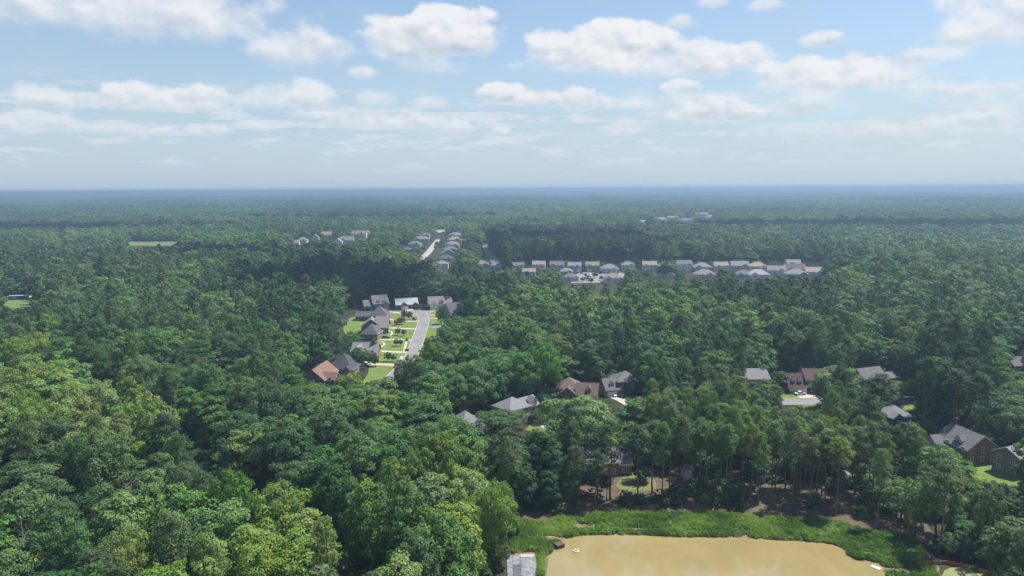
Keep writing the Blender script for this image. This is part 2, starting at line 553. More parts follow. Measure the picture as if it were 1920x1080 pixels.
def pine_crown(seed, H, R, nb, per, leaf, base=0.52):
    r = np.random.default_rng(seed)
    P = []
    for j in range(nb):
        f = (j + r.random()) / nb
        z = H * (base + (1 - base) * f ** 0.85)
        prof = (0.55 + 1.2 * f if f < .35 else 1.0 - 0.75 * ((f - .35) / .65) ** 1.6)
        a = j * 2.4 + r.normal(0, .4); L = R * prof * r.uniform(.45, 1.02)
        P.append((L * math.cos(a), L * math.sin(a), z + L * .12 - .3))
    P.append((0, 0, H * .97))
    P = np.array(P); rl = R * r.uniform(.22, .40, len(P))
    C = []; N = []; LV = []; U = []
    for j in range(len(P)):
        m = int(per * (rl[j] / (R * .35)) ** 2)
        q = unit(r.normal(size=(m * 2, 3)) + np.array([0, 0, .35])); q = q[q[:, 2] > -.45][:m]; m = len(q)
        C.append(P[j] + q * (rl[j] * r.uniform(.45, 1.1, m))[:, None] * np.array([1, 1, .72]))
        N.append(unit(np.cross(q, unit(r.normal(size=(m, 3)))) * .8 + q * .8 + np.array([0, 0, .55]))); U.append(unit(q + r.normal(0, .35, (m, 3)) + np.array([0, 0, .3])))
        LV.append(np.full(m, r.normal(0, .07)))
    C = np.concatenate(C); N = np.concatenate(N); LV = np.concatenate(LV); U = np.concatenate(U)
    return C, N, leaf * r.uniform(.7, 1.3, len(C)), LV, P, U


def trunk_mb(kind, seed, H, P, r0_, limbs=7):
    r = np.random.default_rng(seed + 50)
    mb = MB()
    top = H * (.93 if kind == 'pine' else .72)
    n = 6
    bend = r.normal(0, .012 * H, (n, 2)); bend[0] = 0
    bend = np.cumsum(bend, 0) * .6
    pts = [(bend[i][0], bend[i][1], -0.6 + (top + .6) * i / (n - 1)) for i in range(n)]
    rad = [r0_ * (1.35 if i == 0 else 1.0 - .8 * i / (n - 1)) for i in range(n)]
    mb.tube(pts, rad, 7)
    if len(P):
        for j in r.choice(len(P), min(limbs, len(P)), replace=False):
            t = P[j]
            zb = max(t[2] * (.92 if kind == 'pine' else .6), H * .3) - (0.3 if kind == 'pine' else 0)
            zb = min(zb, top * .95); f = (zb + .6) / (top + .6) * (n - 1); k = int(f); w = f - k
            b = bend[k] * (1 - w) + bend[min(k + 1, n - 1)] * w
            s = np.array([b[0], b[1], zb]); mid = s * .5 + t * .5 + np.array([0, 0, .25])
            rr = r0_ * (.22 if kind == 'pine' else .36)
            mb.tube([s, mid, t], [rr, rr * .65, rr * .25], 5, cap=False)
    return mb


FORMS = {'broad': [], 'pine': []}        # near trees: (crown mesh, trunk mesh, H, R)
for i, (H, R, nl, base, sq, pt) in enumerate([(22, 6.4, 62, .2, 1, 0), (23, 5.6, 56, .16, 1, .25), (20, 6.8, 60, .25, .95, 0), (24, 5.2, 54, .14, 1, .35),
                                              (21, 6.0, 52, .22, 1, .1), (19, 6.2, 50, .24, 1, 0), (22, 5.0, 46, .18, 1, .2)]):
    C, N, S, lv, P = broad_crown(11 + i, H, R, nl, 205, .46, base, sq, pt)
    me = leaf_mesh('crown', C, N, S, .72, LEAF, lv)
    tm = trunk_mb('broad', i, H, P, .34)
    FORMS['broad'].append((me, tm.mesh('trunk', BARK), H, R))
for i, (H, R, nb, base) in enumerate([(25, 3.9, 44, .56), (26, 3.5, 42, .60), (24, 4.3, 48, .54), (25, 3.3, 36, .62), (23, 4.0, 46, .52)]):
    C, N, S, lv, P, U = pine_crown(31 + i, H, R, nb, 120, .56, base)
    me = leaf_mesh('crown', C, N, S, .30, NEEDLE, lv, up=U)
    tm = trunk_mb('pine', i, H, P, .25, 14)
    FORMS['pine'].append((me, tm.mesh('trunk', PBARK), H, R))

# lighter forms for the forest beyond
fcol = bpy.data.collections.new('forest_forms')         # not linked: only the forest's points show these
FIDX = {}


def form(key, me):
    o = bpy.data.objects.new('forest_form_%02d' % len(fcol.objects), me)
    fcol.objects.link(o)
    FIDX.setdefault(key, []).append(len(fcol.objects) - 1)


for i, (H, R, nl, base, pt) in enumerate([(21, 7.0, 30, .12, 0), (22, 6.4, 27, .1, .2), (20, 7.4, 32, .15, 0), (22, 6.6, 26, .1, .1), (19, 7.2, 29, .15, 0)]):
    C, N, S, lv, P = broad_crown(61 + i, H, R, nl, 90, .85, base, 1, pt, .32, (.22, .44))
    tm = trunk_mb('broad', 20 + i, H, [], .3); tm.mat = BARK
    form('broad', leaf_mesh('crown', C, N, S, .75, LEAF, lv, tm))
for i, (H, R, nb, base) in enumerate([(23, 3.9, 24, .45), (24, 3.6, 22, .5), (22, 4.2, 26, .42)]):
    C, N, S, lv, P, U = pine_crown(81 + i, H, R, nb, 52, .95, base)
    tm = trunk_mb('pine', 30 + i, H, [], .25); tm.mat = PBARK
    form('pine', leaf_mesh('crown', C, N, S, .45, NEEDLE, lv, tm, up=U))
for i, (H, R, nl, base) in enumerate([(20, 7.2, 15, .05), (21, 6.6, 13, .05), (19, 7.8, 16, .05)]):
    C, N, S, lv, P = broad_crown(91 + i, H, R, nl, 40, 1.4, base, 1, 0, .22, (.30, .50))
    form('broad_far', leaf_mesh('crown', C, N, S, .8, LEAF, lv))
for i, (H, R, nl) in enumerate([(21, 5.0, 12), (20, 5.4, 13)]):
    C, N, S, lv, P = broad_crown(101 + i, H, R, nl, 34, 1.3, .05, 1, .1, .22, (.28, .48))
    form('pine_far', leaf_mesh('crown', C, N, S, .7, NEEDLE, lv))
for i in range(5):        # patches of far canopy, about 25 trees each
    r = np.random.default_rng(120 + i)
    Cs, Ns, Ss, Ls = [], [], [], []
    for k in range(13):
        a, b = (k % 4 - 1.5) * 12.5 + r.normal(0, 3.4), (k // 4 - 1.5) * 13 + r.normal(0, 3.4)
        H = r.uniform(13, 24)
        C, N, S, lv, P = broad_crown(200 + 31 * i + k, H, r.uniform(6.5, 11.5), 9, 20, 2.8, .05, 1, 0, .15, (.34, .55))
        Cs.append(C + np.array([a, b, 0])); Ns.append(N); Ss.append(S); Ls.append(lv * .5 + r.normal(0, .14))
    form('patch', leaf_mesh('crown', np.concatenate(Cs), np.concatenate(Ns), np.concatenate(Ss), .8, LEAF if i < 4 else NEEDLE, np.concatenate(Ls)))


def scatter(name, coll, P, idx, rot, scl, tone):
    """one stuff object whose points carry instances of the forms in a collection"""
    me = bpy.data.meshes.new(name)
    n = len(P)
    me.vertices.add(n); me.vertices.foreach_set('co', np.asarray(P, np.float32).ravel())
    for nm, ty, arr, key in (('idx', 'INT', idx, 'value'), ('rot', 'FLOAT', rot, 'value'), ('scl', 'FLOAT_VECTOR', scl, 'vector'), ('tone', 'FLOAT', tone, 'value')):
        a = me.attributes.new(nm, ty, 'POINT')
        a.data.foreach_set(key, np.asarray(arr, np.int32 if ty == 'INT' else np.float32).ravel())
    o = link(name, me); o['kind'] = 'stuff'
    g = bpy.data.node_groups.new(name, 'GeometryNodeTree')
    g.interface.new_socket('Geometry', in_out='INPUT', socket_type='NodeSocketGeometry')
    g.interface.new_socket('Geometry', in_out='OUTPUT', socket_type='NodeSocketGeometry')
    gi = g.nodes.new('NodeGroupInput'); go = g.nodes.new('NodeGroupOutput')
    ci = g.nodes.new('GeometryNodeCollectionInfo'); ci.inputs['Collection'].default_value = coll
    ci.inputs['Separate Children'].default_value = True; ci.inputs['Reset Children'].default_value = True
    ip = g.nodes.new('GeometryNodeInstanceOnPoints')
    ip.inputs['Pick Instance'].default_value = True

    def named(nm, ty):
        a = g.nodes.new('GeometryNodeInputNamedAttribute'); a.data_type = ty
        a.inputs['Name'].default_value = nm
        return a.outputs['Attribute']
    cx = g.nodes.new('ShaderNodeCombineXYZ')
    g.links.new(named('rot', 'FLOAT'), cx.inputs[2])
    g.links.new(gi.outputs[0], ip.inputs['Points']); g.links.new(ci.outputs[0], ip.inputs['Instance'])
    g.links.new(named('idx', 'INT'), ip.inputs['Instance Index'])
    e2r = g.nodes.new('FunctionNodeEulerToRotation')
    g.links.new(cx.outputs[0], e2r.inputs[0]); g.links.new(e2r.outputs[0], ip.inputs['Rotation'])
    g.links.new(named('scl', 'FLOAT_VECTOR'), ip.inputs['Scale'])
    g.links.new(ip.outputs[0], go.inputs[0])
    md = o.modifiers.new('scatter', 'NODES'); md.node_group = g
    return o


# ------------------------------------------------------------------ ground
def ground_mat():
    m = bpy.data.materials.new('forest_floor'); m.use_nodes = True
    t = NT(m.node_tree); b = t.n['Principled BSDF']
    tc = t.node('ShaderNodeTexCoord')
    n = t.noise(tc.outputs['Object'], 0.35, 6, .65); n2 = t.noise(tc.outputs['Object'], 0.05, 4, .6); n3 = t.noise(tc.outputs['Object'], 2.5, 4, .6)
    c = t.mixc(t.ss(n, .35, .65), (0.022, 0.030, 0.013), (0.036, 0.038, 0.019))
    c = t.mixc(t.m('MULTIPLY', t.ss(n2, .45, .62), t.ss(n3, .3, .6)), c, (0.055, 0.045, 0.028))
    t.l.new(c, b.inputs['Base Color']); b.inputs['Roughness'].default_value = .95; b.inputs['Specular IOR Level'].default_value = .1
    return m


def lawn_mat(name, a, b_, patch):
    m = bpy.data.materials.new(name); m.use_nodes = True
    t = NT(m.node_tree); b = t.n['Principled BSDF']
    tc = t.node('ShaderNodeTexCoord')
    n = t.noise(tc.outputs['Object'], 0.25, 6, .65); n2 = t.noise(tc.outputs['Object'], 0.09, 3, .5); n3 = t.noise(tc.outputs['Object'], 5, 3, .6)
    c = t.mixc(t.ss(n, .3, .7), a, b_)
    c = t.mixc(t.m('MULTIPLY', t.ss(n2, .52, .7), .6), c, patch)
    c = t.mixc(t.m('MULTIPLY', n3, .35), c, [v * .5 for v in a])
    t.l.new(c, b.inputs['Base Color']); b.inputs['Roughness'].default_value = .9; b.inputs['Specular IOR Level'].default_value = .15
    return m


FLOOR = ground_mat()
LAWN = lawn_mat('mown_grass', (0.098, 0.150, 0.028), (0.150, 0.205, 0.046), (0.17, 0.185, 0.060))
STRAW = lawn_mat('pine_straw', (0.085, 0.068, 0.044), (0.13, 0.10, 0.068), (0.06, 0.06, 0.03))
FIELD = lawn_mat('meadow_grass', (0.11, 0.15, 0.05), (0.15, 0.185, 0.065), (0.19, 0.18, 0.08))
MUD = lawn_mat('shore_mud', (0.17, 0.125, 0.07), (0.24, 0.18, 0.11), (0.10, 0.085, 0.05))
DRYLAWN = lawn_mat('dry_grass', (0.13, 0.14, 0.05), (0.17, 0.17, 0.075), (0.18, 0.145, 0.085))

xs = np.concatenate([-np.geomspace(15000, 400, 26), np.linspace(-300, 300, 7), np.geomspace(400, 15000, 26)])
ys = np.concatenate([np.linspace(-500, 1200, 12), np.geomspace(1260, 17800, 90)])
gx, gy = np.meshgrid(xs, ys)
gz = terrain(gx, gy)
nx, ny = len(xs), len(ys)
mb = MB()
mb.v = list(map(tuple, np.stack([gx.ravel(), gy.ravel(), gz.ravel()], 1)))
mb.f = [(j * nx + i, j * nx + i + 1, (j + 1) * nx + i + 1, (j + 1) * nx + i) for j in range(ny - 1) for i in range(nx - 1)]
mb.mi = [0] * len(mb.f)
structure(mb.build('ground', FLOOR, smooth=True))

# air between here and the horizon
mb = MB(); mb.box(-16500, -900, -26, 16500, 19000, 92)
hz = mb.build('haze', bpy.data.materials.new('haze'))
hz['kind'] = 'stuff'
hm = hz.data.materials[0]; hm.use_nodes = True
ht = NT(hm.node_tree); ht.n.clear()
ho = ht.node('ShaderNodeOutputMaterial'); hv = ht.node('ShaderNodeVolumePrincipled')
hv.inputs['Color'].default_value = (0.33, 0.48, 0.66, 1); hv.inputs['Density'].default_value = 0.00026
hv.inputs['Anisotropy'].default_value = 0.25
ht.l.new(hv.outputs[0], ho.inputs['Volume'])
# ------------------------------------------------------------------ nearby clouds that shade parts of the woods (high above the picture)
CLOUDM = mat('cloud_white', (.85, .86, .88), 1.0, 0.0, .02, .002)


def cloud(gx_, gy_, ax, ay, seed, rot=0.0):
    r = np.random.default_rng(seed)
    h = 950.0
    cx = gx_ + sv.x / sv.z * h; cy_ = gy_ + sv.y / sv.z * h
    n, m = 40, 18
    mb = MB(); V = []
    ph = r.uniform(0, 6.28, 12)
    for j in range(m + 1):
        for i in range(n):
            a = 2 * math.pi * i / n; t_ = math.pi * j / m
            x, y, z = math.sin(t_) * math.cos(a), math.sin(t_) * math.sin(a), math.cos(t_)
            k = 1 + .16 * math.sin(3 * a + ph[0] + 2 * z) + .13 * math.sin(5 * a + ph[1] - 3 * z) + .09 * math.sin(8 * a + ph[2] + 5 * z) + .06 * math.sin(13 * a + ph[3] + 7 * z)
            zz = z * (1.0 if z > 0 else .35) * (1 + .25 * math.sin(4 * a + ph[4]))
            X_, Y_ = x * k * ax, y * k * ay
            V.append((X_ * math.cos(rot) - Y_ * math.sin(rot), X_ * math.sin(rot) + Y_ * math.cos(rot), zz * min(ax, ay) * .55))
    fs = [(j * n + i, (j + 1) * n + i, (j + 1) * n + (i + 1) % n, j * n + (i + 1) % n) for j in range(m) for i in range(n)]
    mb.add(V, fs)
    o = mb.build('cloud', CLOUDM, smooth=True); o.location = (cx, cy_, h)
    o['kind'] = 'structure'


for (cpx, cpy, ax, ay, sd_, rt) in ((590, 515, 70, 75, 1, .2), (1060, 448, 150, 90, 2, .1), (160, 423, 260, 110, 3, .1), (1640, 418, 420, 120, 4, -.05), (420, 470, 120, 60, 5, .3), 
                                  (700, 405, 300, 110, 7, .1)):
    g_ = gp(cpx, cpy, 18.0)
    cloud(g_[0], g_[1], ax, ay, sd_, rt)
# ------------------------------------------------------------------ keep-clear areas
CLEAR = []          # ground polygons (x, y) in which no tree stands
SEEN = []           # (x0, y0, x1, y1, distance): picture boxes that nearer crowns leave open


def clear_px(pxs):
    CLEAR.append(np.array([gp(a, b)[:2] for a, b in pxs]))


def seen(x0, y0, x1, y1, yb=None):
    p = gp((x0 + x1) / 2, yb or y1)
    SEEN.append((x0, y0, x1, y1, math.hypot(p[0], p[1])))


# ------------------------------------------------------------------ water
WATER = bpy.data.materials.new('muddy_water'); WATER.use_nodes = True
t = NT(WATER.node_tree); b = t.n['Principled BSDF']
tc = t.node('ShaderNodeTexCoord')
n = t.noise(tc.outputs['Object'], 0.06, 5, .6, 1.0); n2 = t.noise(tc.outputs['Object'], 0.9, 4, .55)
mp = t.node('ShaderNodeMapping'); mp.inputs['Scale'].default_value = (.25, .05, 1); t.l.new(tc.outputs['Object'], mp.inputs[0])
n3 = t.noise(mp.outputs[0], 1.0, 5, .6, .6)
c = t.mixc(t.ss(n, .3, .7), (0.240, 0.190, 0.080), (0.275, 0.218, 0.094))
c = t.mixc(t.m('MULTIPLY', t.ss(n3, .5, .8), .35), c, (0.33, 0.27, 0.14))
t.l.new(c, b.inputs['Base Color']); b.inputs['Coat Weight'].default_value = .7; b.inputs['Coat IOR'].default_value = 1.6; b.inputs['Coat Roughness'].default_value = .04; b.inputs['Roughness'].default_value = 0.2; b.inputs['IOR'].default_value = 1.4; b.inputs['Specular IOR Level'].default_value = .6
bn = t.node('ShaderNodeBump'); bn.inputs['Strength'].default_value = .05; bn.inputs['Distance'].default_value = .2
t.l.new(n2, bn.inputs['Height']); t.l.new(bn.outputs[0], b.inputs['Normal'])

POND = [(1018, 1300), (1018, 1140), (1024, 1080), (1028, 1050), (1040, 1026), (1058, 1012), (1085, 1005), (1130, 1003), (1200, 1004), (1290, 1008),
        (1380, 1008), (1420, 1012), (1500, 1015), (1556, 1020), (1578, 1028), (1584, 1042), (1600, 1051), (1640, 1055), (1656, 1064),
        (1664, 1090), (1680, 1140), (1690, 1300)]
px_sheet('pond_shore', [(960, 1300), (950, 1100), (975, 1000), (1000, 985), (1100, 975), (1300, 975), (1480, 980), (1600, 995), (1680, 1020), (1760, 1060), (1800, 1300)], .02, MUD)
px_sheet('pond', POND, .06, WATER, 2)
clear_px([(900, 1400), (945, 1100), (962, 1015), (990, 978), (1100, 960), (1300, 958), (1480, 962), (1590, 985), (1690, 1010), (1720, 1050), (1860, 1075), (1840, 1400)])

# pine straw floor under the pines and open yards by the pond
px_sheet('pine_straw_ground', [(985, 980), (960, 950), (1000, 915), (1100, 895), (1180, 880), (1300, 880), (1450, 900), (1600, 915), (1720, 960), (1765, 1020), (1690, 1025), (1600, 992), (1480, 979), (1300, 974), (1100, 974)], .04, STRAW, 1)
px_sheet('dirt_path', [(1655, 1003), (1690, 988), (1735, 1000), (1738, 1018), (1700, 1018)], .08, mat('bare_soil', (.20, .165, .12), .95, .1, .15, .6), 1)
YARD = [(1150, 915), (1168, 893), (1195, 884), (1212, 886), (1232, 905), (1228, 920), (1190, 925)]
px_sheet('lawn', YARD, .10, DRYLAWN, 1); clear_px(YARD); seen(1152, 882, 1222, 922)
px_sheet('lawn', [(1805, 915), (1800, 860), (1830, 855), (1900, 870), (1930, 900), (1900, 930)], .05, LAWN, 1)
clear_px([(1812, 905), (1812, 866), (1830, 862), (1890, 876), (1890, 905)]); seen(1814, 866, 1890, 898, 900)
LR = [(1765, 1072), (1790, 1062), (1830, 1066), (1875, 1082), (1930, 1120), (1760, 1120)]
px_sheet('lawn', LR, .06, lawn_mat('pale_grass', (.16, .20, .07), (.21, .25, .11), (.26, .26, .14)), 1); clear_px(LR); seen(1770, 1062, 1850, 1080)
seen(1700, 1004, 1742, 1020)

# concrete ramp beside the pond
SLAB = [(952, 1085), (949, 1062), (955, 1042), (985, 1038), (1004, 1042), (1007, 1085)]
seen(948, 1036, 1022, 1080)
seen(1022, 1000, 1660, 1080, 1003)
seen(1000, 965, 1600, 1003, 975)
seen(965, 985, 1030, 1040, 1000)
seen(1590, 1005, 1700, 1055, 1015)

# streets
ribbon('road', [(690, 748), (740, 706), (768, 675), (781, 645), (790, 618), (796, 600), (790, 588)], 6.6, .12, ASPHALT, kerb=CONCRETE)
ce = gp(779, 587.5)
structure(poly_sheet('cul_de_sac', [(ce[0] + 11.3 * math.cos(a), ce[1] + 13.5 * math.sin(a), 0) for a in np.linspace(0, 6.2832, 33)[:-1]], .15, ASPHALT))
ribbon('side_road', [(793, 612), (806, 611), (830, 614)], 9, .10, ASPHALT)
ribbon('road', [(640, 790), (820, 842), (1000, 836), (1120, 800), (1215, 772), (1330, 758), (1440, 754), (1510, 753), (1640, 752), (1720, 750), (1800, 748), (1930, 752)], 8.5, .12, ASPHALT, kerb=CONCRETE)
ribbon('road', [(1120, 802), (1250, 830), (1400, 850), (1510, 862), (1610, 885), (1740, 915), (1870, 945), (1960, 965)], 9.5, .10, ASPHALT)
seen(1476, 746, 1543, 760, 755); seen(738, 697, 742, 706)
seen(764, 652, 780, 668, 665); seen(770, 640, 783, 656); seen(783, 590, 816, 640, 615); seen(750, 580, 812, 597, 588)

# lawns of the street houses, drives and paths
ST = [(648, 592, 692, 616), (690, 590, 788, 612), (700, 612, 787, 640), (690, 636, 778, 662), (690, 655, 770, 690), (684, 690, 748, 712)]
px_sheet('lawn', [(664, 742), (690, 700), (700, 640), (720, 600), (722, 584), (760, 582), (784, 592), (783, 612), (768, 645), (752, 676), (728, 706), (700, 735)], .05, LAWN)
px_sheet('lawn', [(640, 625), (650, 596), (680, 592), (690, 596), (684, 618), (668, 628)], .05, LAWN, 1)
px_sheet('lawn', [(788, 660), (800, 618), (803, 592), (812, 580), (840, 582), (850, 600), (835, 640), (812, 672)], .05, LAWN)
clear_px([(655, 742), (690, 700), (686, 620), (640, 628), (640, 590), (690, 568), (760, 566), (870, 580), (880, 612), (835, 615), (815, 618), (795, 645), (780, 668), (752, 700), (730, 720)])
for r in ((644, 592, 690, 618), (700, 588, 790, 602), (712, 600, 786, 618), (706, 614, 784, 637), (694, 630, 778, 655), (690, 650, 766, 678), (692, 675, 748, 700), (698, 690, 734, 704)):
    seen(*r)
DR = [([(728, 599), (745, 601), (770, 603), (786, 602)], 3.5), ([(730, 615), (755, 616), (782, 617)], 3.4), ([(712, 637), (745, 637), (776, 638)], 3.5),
      ([(708, 658), (735, 660), (767, 661)], 3.6), ([(692, 684), (715, 683), (748, 686)], 3.8), ([(726, 584), (742, 586), (754, 588)], 3.4), ([(766, 580), (770, 584)], 6),
      ([(838, 590), (822, 591), (803, 591)], 3.2), ([(822, 597), (803, 597)], 3), ([(812, 580), (806, 584)], 6)]
for pts, wd in DR:
    ribbon('driveway', pts, wd, .09, CONCRETE)
ribbon('sidewalk', [(762, 640), (757, 662)], 1.3, .08, CONCRETE); ribbon('sidewalk', [(754, 668), (746, 684)], 1.3, .08, CONCRETE)
ribbon('sidewalk', [(732, 629), (737, 623), (728, 620)], 1.2, .08, CONCRETE); ribbon('sidewalk', [(713, 652), (723, 645), (716, 641)], 1.2, .08, CONCRETE)

# yards of the middle houses
px_sheet('lawn', [(985, 806), (1000, 790), (1030, 786), (1050, 800), (1020, 815)], .05, LAWN); seen(992, 790, 1007, 803)
ribbon('driveway', [(1011, 786), (1035, 806), (1060, 816)], 5, .09, CONCRETE)
ribbon('driveway', [(1152, 742), (1172, 750), (1195, 764)], 7, .09, CONCRETE); seen(1140, 738, 1185, 750, 748); seen(1172, 748, 1192, 762, 758)
px_sheet('lawn', [(1180, 745), (1176, 741), (1200, 741), (1225, 752), (1210, 760)], .05, LAWN)
px_sheet('lawn', [(1462, 752), (1465, 735), (1486, 737), (1506, 750), (1506, 752)], .05, LAWN); seen(1469, 736, 1500, 752, 744)
px_sheet('lawn', [(1515, 742), (1560, 742), (1560, 750), (1530, 751)], .05, LAWN); seen(1500, 738, 1535, 748, 742)
px_sheet('driveway', [(1486, 736.5), (1520, 736.5), (1530, 741), (1530, 752), (1508, 752)], .09, CONCRETE)
px_sheet('lawn', [(1500, 764), (1515, 757), (1570, 757), (1600, 770), (1560, 780)], .05, LAWN)
px_sheet('patio', [(1685, 712), (1688, 709.5), (1706, 709.5), (1708, 718), (1690, 719)], .06, CONCRETE)
seen(1686, 707, 1703, 716); seen(1697, 735, 1714, 752, 745)
px_sheet('lawn', [(1690, 775), (1696, 760), (1715, 756), (1720, 768)], .05, LAWN); seen(1697, 757, 1712, 764)
clear_px([(1466, 735), (1545, 735), (1545, 757), (1500, 757)])

# meadow, ball field and the paved court of the far homes
for pxs, m in (([(230, 460.5), (240, 452.5), (336, 453.2), (318, 461.5)], FIELD), ([(98, 460), (104, 448), (122, 447), (120, 458)], FIELD), ([(-60, 585), (-60, 562), (70, 559), (60, 582)], FIELD)):
    px_sheet('meadow', pxs, .04, m); clear_px([(a, b) for a, b in pxs])
seen(236, 453, 332, 458, 456); seen(104, 449, 119, 455); seen(0, 554, 60, 572, 562); seen(0, 570, 53, 578, 575)
px_sheet('infield', [(-60, 563), (-60, 556.5), (66, 554.5), (70, 560)], .07, mat('infield_clay', (.42, .35, .28), .95, .1, .1, .5))
COURT = [(1070, 531), (1082, 511), (1140, 511), (1210, 513), (1190, 521), (1130, 530)]
px_sheet('paved_court', COURT, .10, mat('pale_concrete', (.20, .20, .195), .9, .2, .1, .3)); clear_px([(1050, 534), (960, 505), (1060, 500), (1560, 500), (1560, 521), (1400, 526), (1240, 536)])
seen(1088, 510, 1128, 529, 522); seen(1128, 510, 1140, 518); seen(1205, 512, 1215, 522); seen(1285, 510, 1300, 520); seen(1415, 512, 1450, 518)
ribbon('road', [(776, 495), (800, 478), (812, 462), (822, 449)], 9, .12, mat('pale_asphalt', (.31, .30, .285), .9, .2, .1, .3))
seen(800, 449, 830, 480, 466); seen(790, 478, 800, 488)
clear_px([(768, 503), (800, 470), (815, 446), (835, 446), (820, 465), (800, 485), (784, 503)])
ribbon('road', [(917, 455), (905, 467), (922, 480), (933, 500)], 10, .12, ASPHALT)
seen(902, 459, 918, 480, 470); seen(912, 478, 934, 497, 490)
clear_px([(923, 452), (895, 466), (912, 482), (925, 503), (945, 503), (934, 480), (915, 467)])
px_sheet('lawn', [(735, 458), (745, 445), (765, 447), (764, 459)], .05, FIELD); seen(746, 448, 764, 459)
# ------------------------------------------------------------------ buildings
def shingle(name, col):
    m = bpy.data.materials.new(name); m.use_nodes = True
    t = NT(m.node_tree); b = t.n['Principled BSDF']
    tc = t.node('ShaderNodeTexCoord')
    w = t.node('ShaderNodeTexWave', wave_type='BANDS', bands_direction='Z'); t.l.new(tc.outputs['Object'], w.inputs[0])
    w.inputs['Scale'].default_value = 1.6; w.inputs['Distortion'].default_value = .6
    n = t.noise(tc.outputs['Object'], 1.1, 5, .65); n2 = t.noise(tc.outputs['Object'], 9, 2, .5)
    c = t.mixc(t.ss(n, .3, .7), [v * .84 for v in col], [v * 1.13 for v in col])
    c = t.mixc(t.m('MULTIPLY', n2, .3), c, [v * .6 for v in col])
    c = t.mixc(t.m('MULTIPLY', w.outputs[1], .16), c, [v * .62 for v in col])
    t.l.new(c, b.inputs['Base Color']); b.inputs['Roughness'].default_value = .85; b.inputs['Specular IOR Level'].default_value = .2
    return m


def brick(name, a, c2, mortar):
    m = bpy.data.materials.new(name); m.use_nodes = True
    t = NT(m.node_tree); b = t.n['Principled BSDF']
    tc = t.node('ShaderNodeTexCoord'); n = t.noise(tc.outputs['Object'], .8, 5, .6)
    sp = t.node('ShaderNodeSeparateXYZ'); t.l.new(tc.outputs['Object'], sp.inputs[0])
    br = t.node('ShaderNodeTexBrick'); t.l.new(t.vec(t.m('ADD', sp.outputs[0], sp.outputs[1]), sp.outputs[2], 0), br.inputs[0])
    br.inputs['Scale'].default_value = 3.2; br.inputs['Color1'].default_value = (*a, 1); br.inputs['Color2'].default_value = (*c2, 1); br.inputs['Mortar'].default_value = (*mortar, 1)
    c = t.mixc(t.m('MULTIPLY', t.ss(n, .35, .7), .4), br.outputs[0], [v * .75 for v in a])
    t.l.new(c, b.inputs['Base Color']); b.inputs['Roughness'].default_value = .9; b.inputs['Specular IOR Level'].default_value = .15
    return m


ROOFS = {'grey': (.20, .20, .215), 'slate': (.065, .068, .08), 'brown': (.155, .115, .10), 'red': (.20, .12, .10), 'maroon': (.10, .066, .066), 'charcoal': (.10, .10, .115),
         'tan': (.28, .235, .205), 'pale': (.29, .29, .305), 'metal': (.33, .38, .38), 'dusk': (.145, .14, .15), 'taupe': (.21, .19, .18)}
ROOFM = {k: shingle(k + '_shingles', v) for k, v in ROOFS.items()}
WALLM = {'brick': brick('red_brick', (.22, .10, .075), (.27, .14, .10), (.33, .29, .25)), 'pinkbrick': brick('pink_brick', (.36, .23, .18), (.42, .29, .23), (.45, .41, .36)),
         'dark': brick('dark_brick', (.12, .08, .07), (.15, .10, .085), (.2, .17, .15)), 'greybrick': brick('grey_brick', (.21, .17, .155), (.26, .21, .19), (.3, .27, .24)),
         'beige': mat('beige_siding', (.52, .47, .40), .8, .2, .06, 1), 'cream': mat('cream_siding', (.62, .58, .50), .8, .2, .06, 1), 'white': mat('white_siding', (.68, .68, .66), .8, .2, .05, 1),
         'blue': mat('blue_grey_siding', (.36, .41, .46), .8, .2, .06, 1), 'greysid': mat('grey_siding', (.42, .42, .41), .8, .2, .06, 1), 'timber': mat('weathered_timber', (.32, .27, .21), .9, .1, .15, 2)}
DOORW = mat('garage_door_white', (.74, .73, .70), .6, .3, .03); DOORD = mat('dark_door', (.07, .05, .045), .5, .3, .1)
SHUT = mat('dark_shutter', (.035, .035, .045), .6, .3, .1)
_wc = {}


def window_meshes(w, h):
    k = (round(w, 2), round(h, 2))
    if k not in _wc:
        f = MB(); g = MB()          # faces -y, standing on z = 0, centred in x
        s = .12
        f.box(-w / 2 - s, -.09, -s, w / 2 + s, 0, 0); f.box(-w / 2 - s, -.09, h, w / 2 + s, 0, h + s)
        f.box(-w / 2 - s, -.09, .002, -w / 2, 0, h - .002); f.box(w / 2, -.09, .002, w / 2 + s, 0, h - .002)
        f.box(-.035, -.075, .002, .035, -.035, h - .002); f.box(-w / 2 + .002, -.07, h / 2 - .035, -.037, -.035, h / 2 + .035); f.box(.037, -.07, h / 2 - .035, w / 2 - .002, -.035, h / 2 + .035)
        g.box(-w / 2 + .001, -.03, .001, w / 2 - .001, -.004, h - .001)
        _wc[k] = (f.mesh('window', TRIM), g.mesh('pane', GLASS))
    return _wc[k]


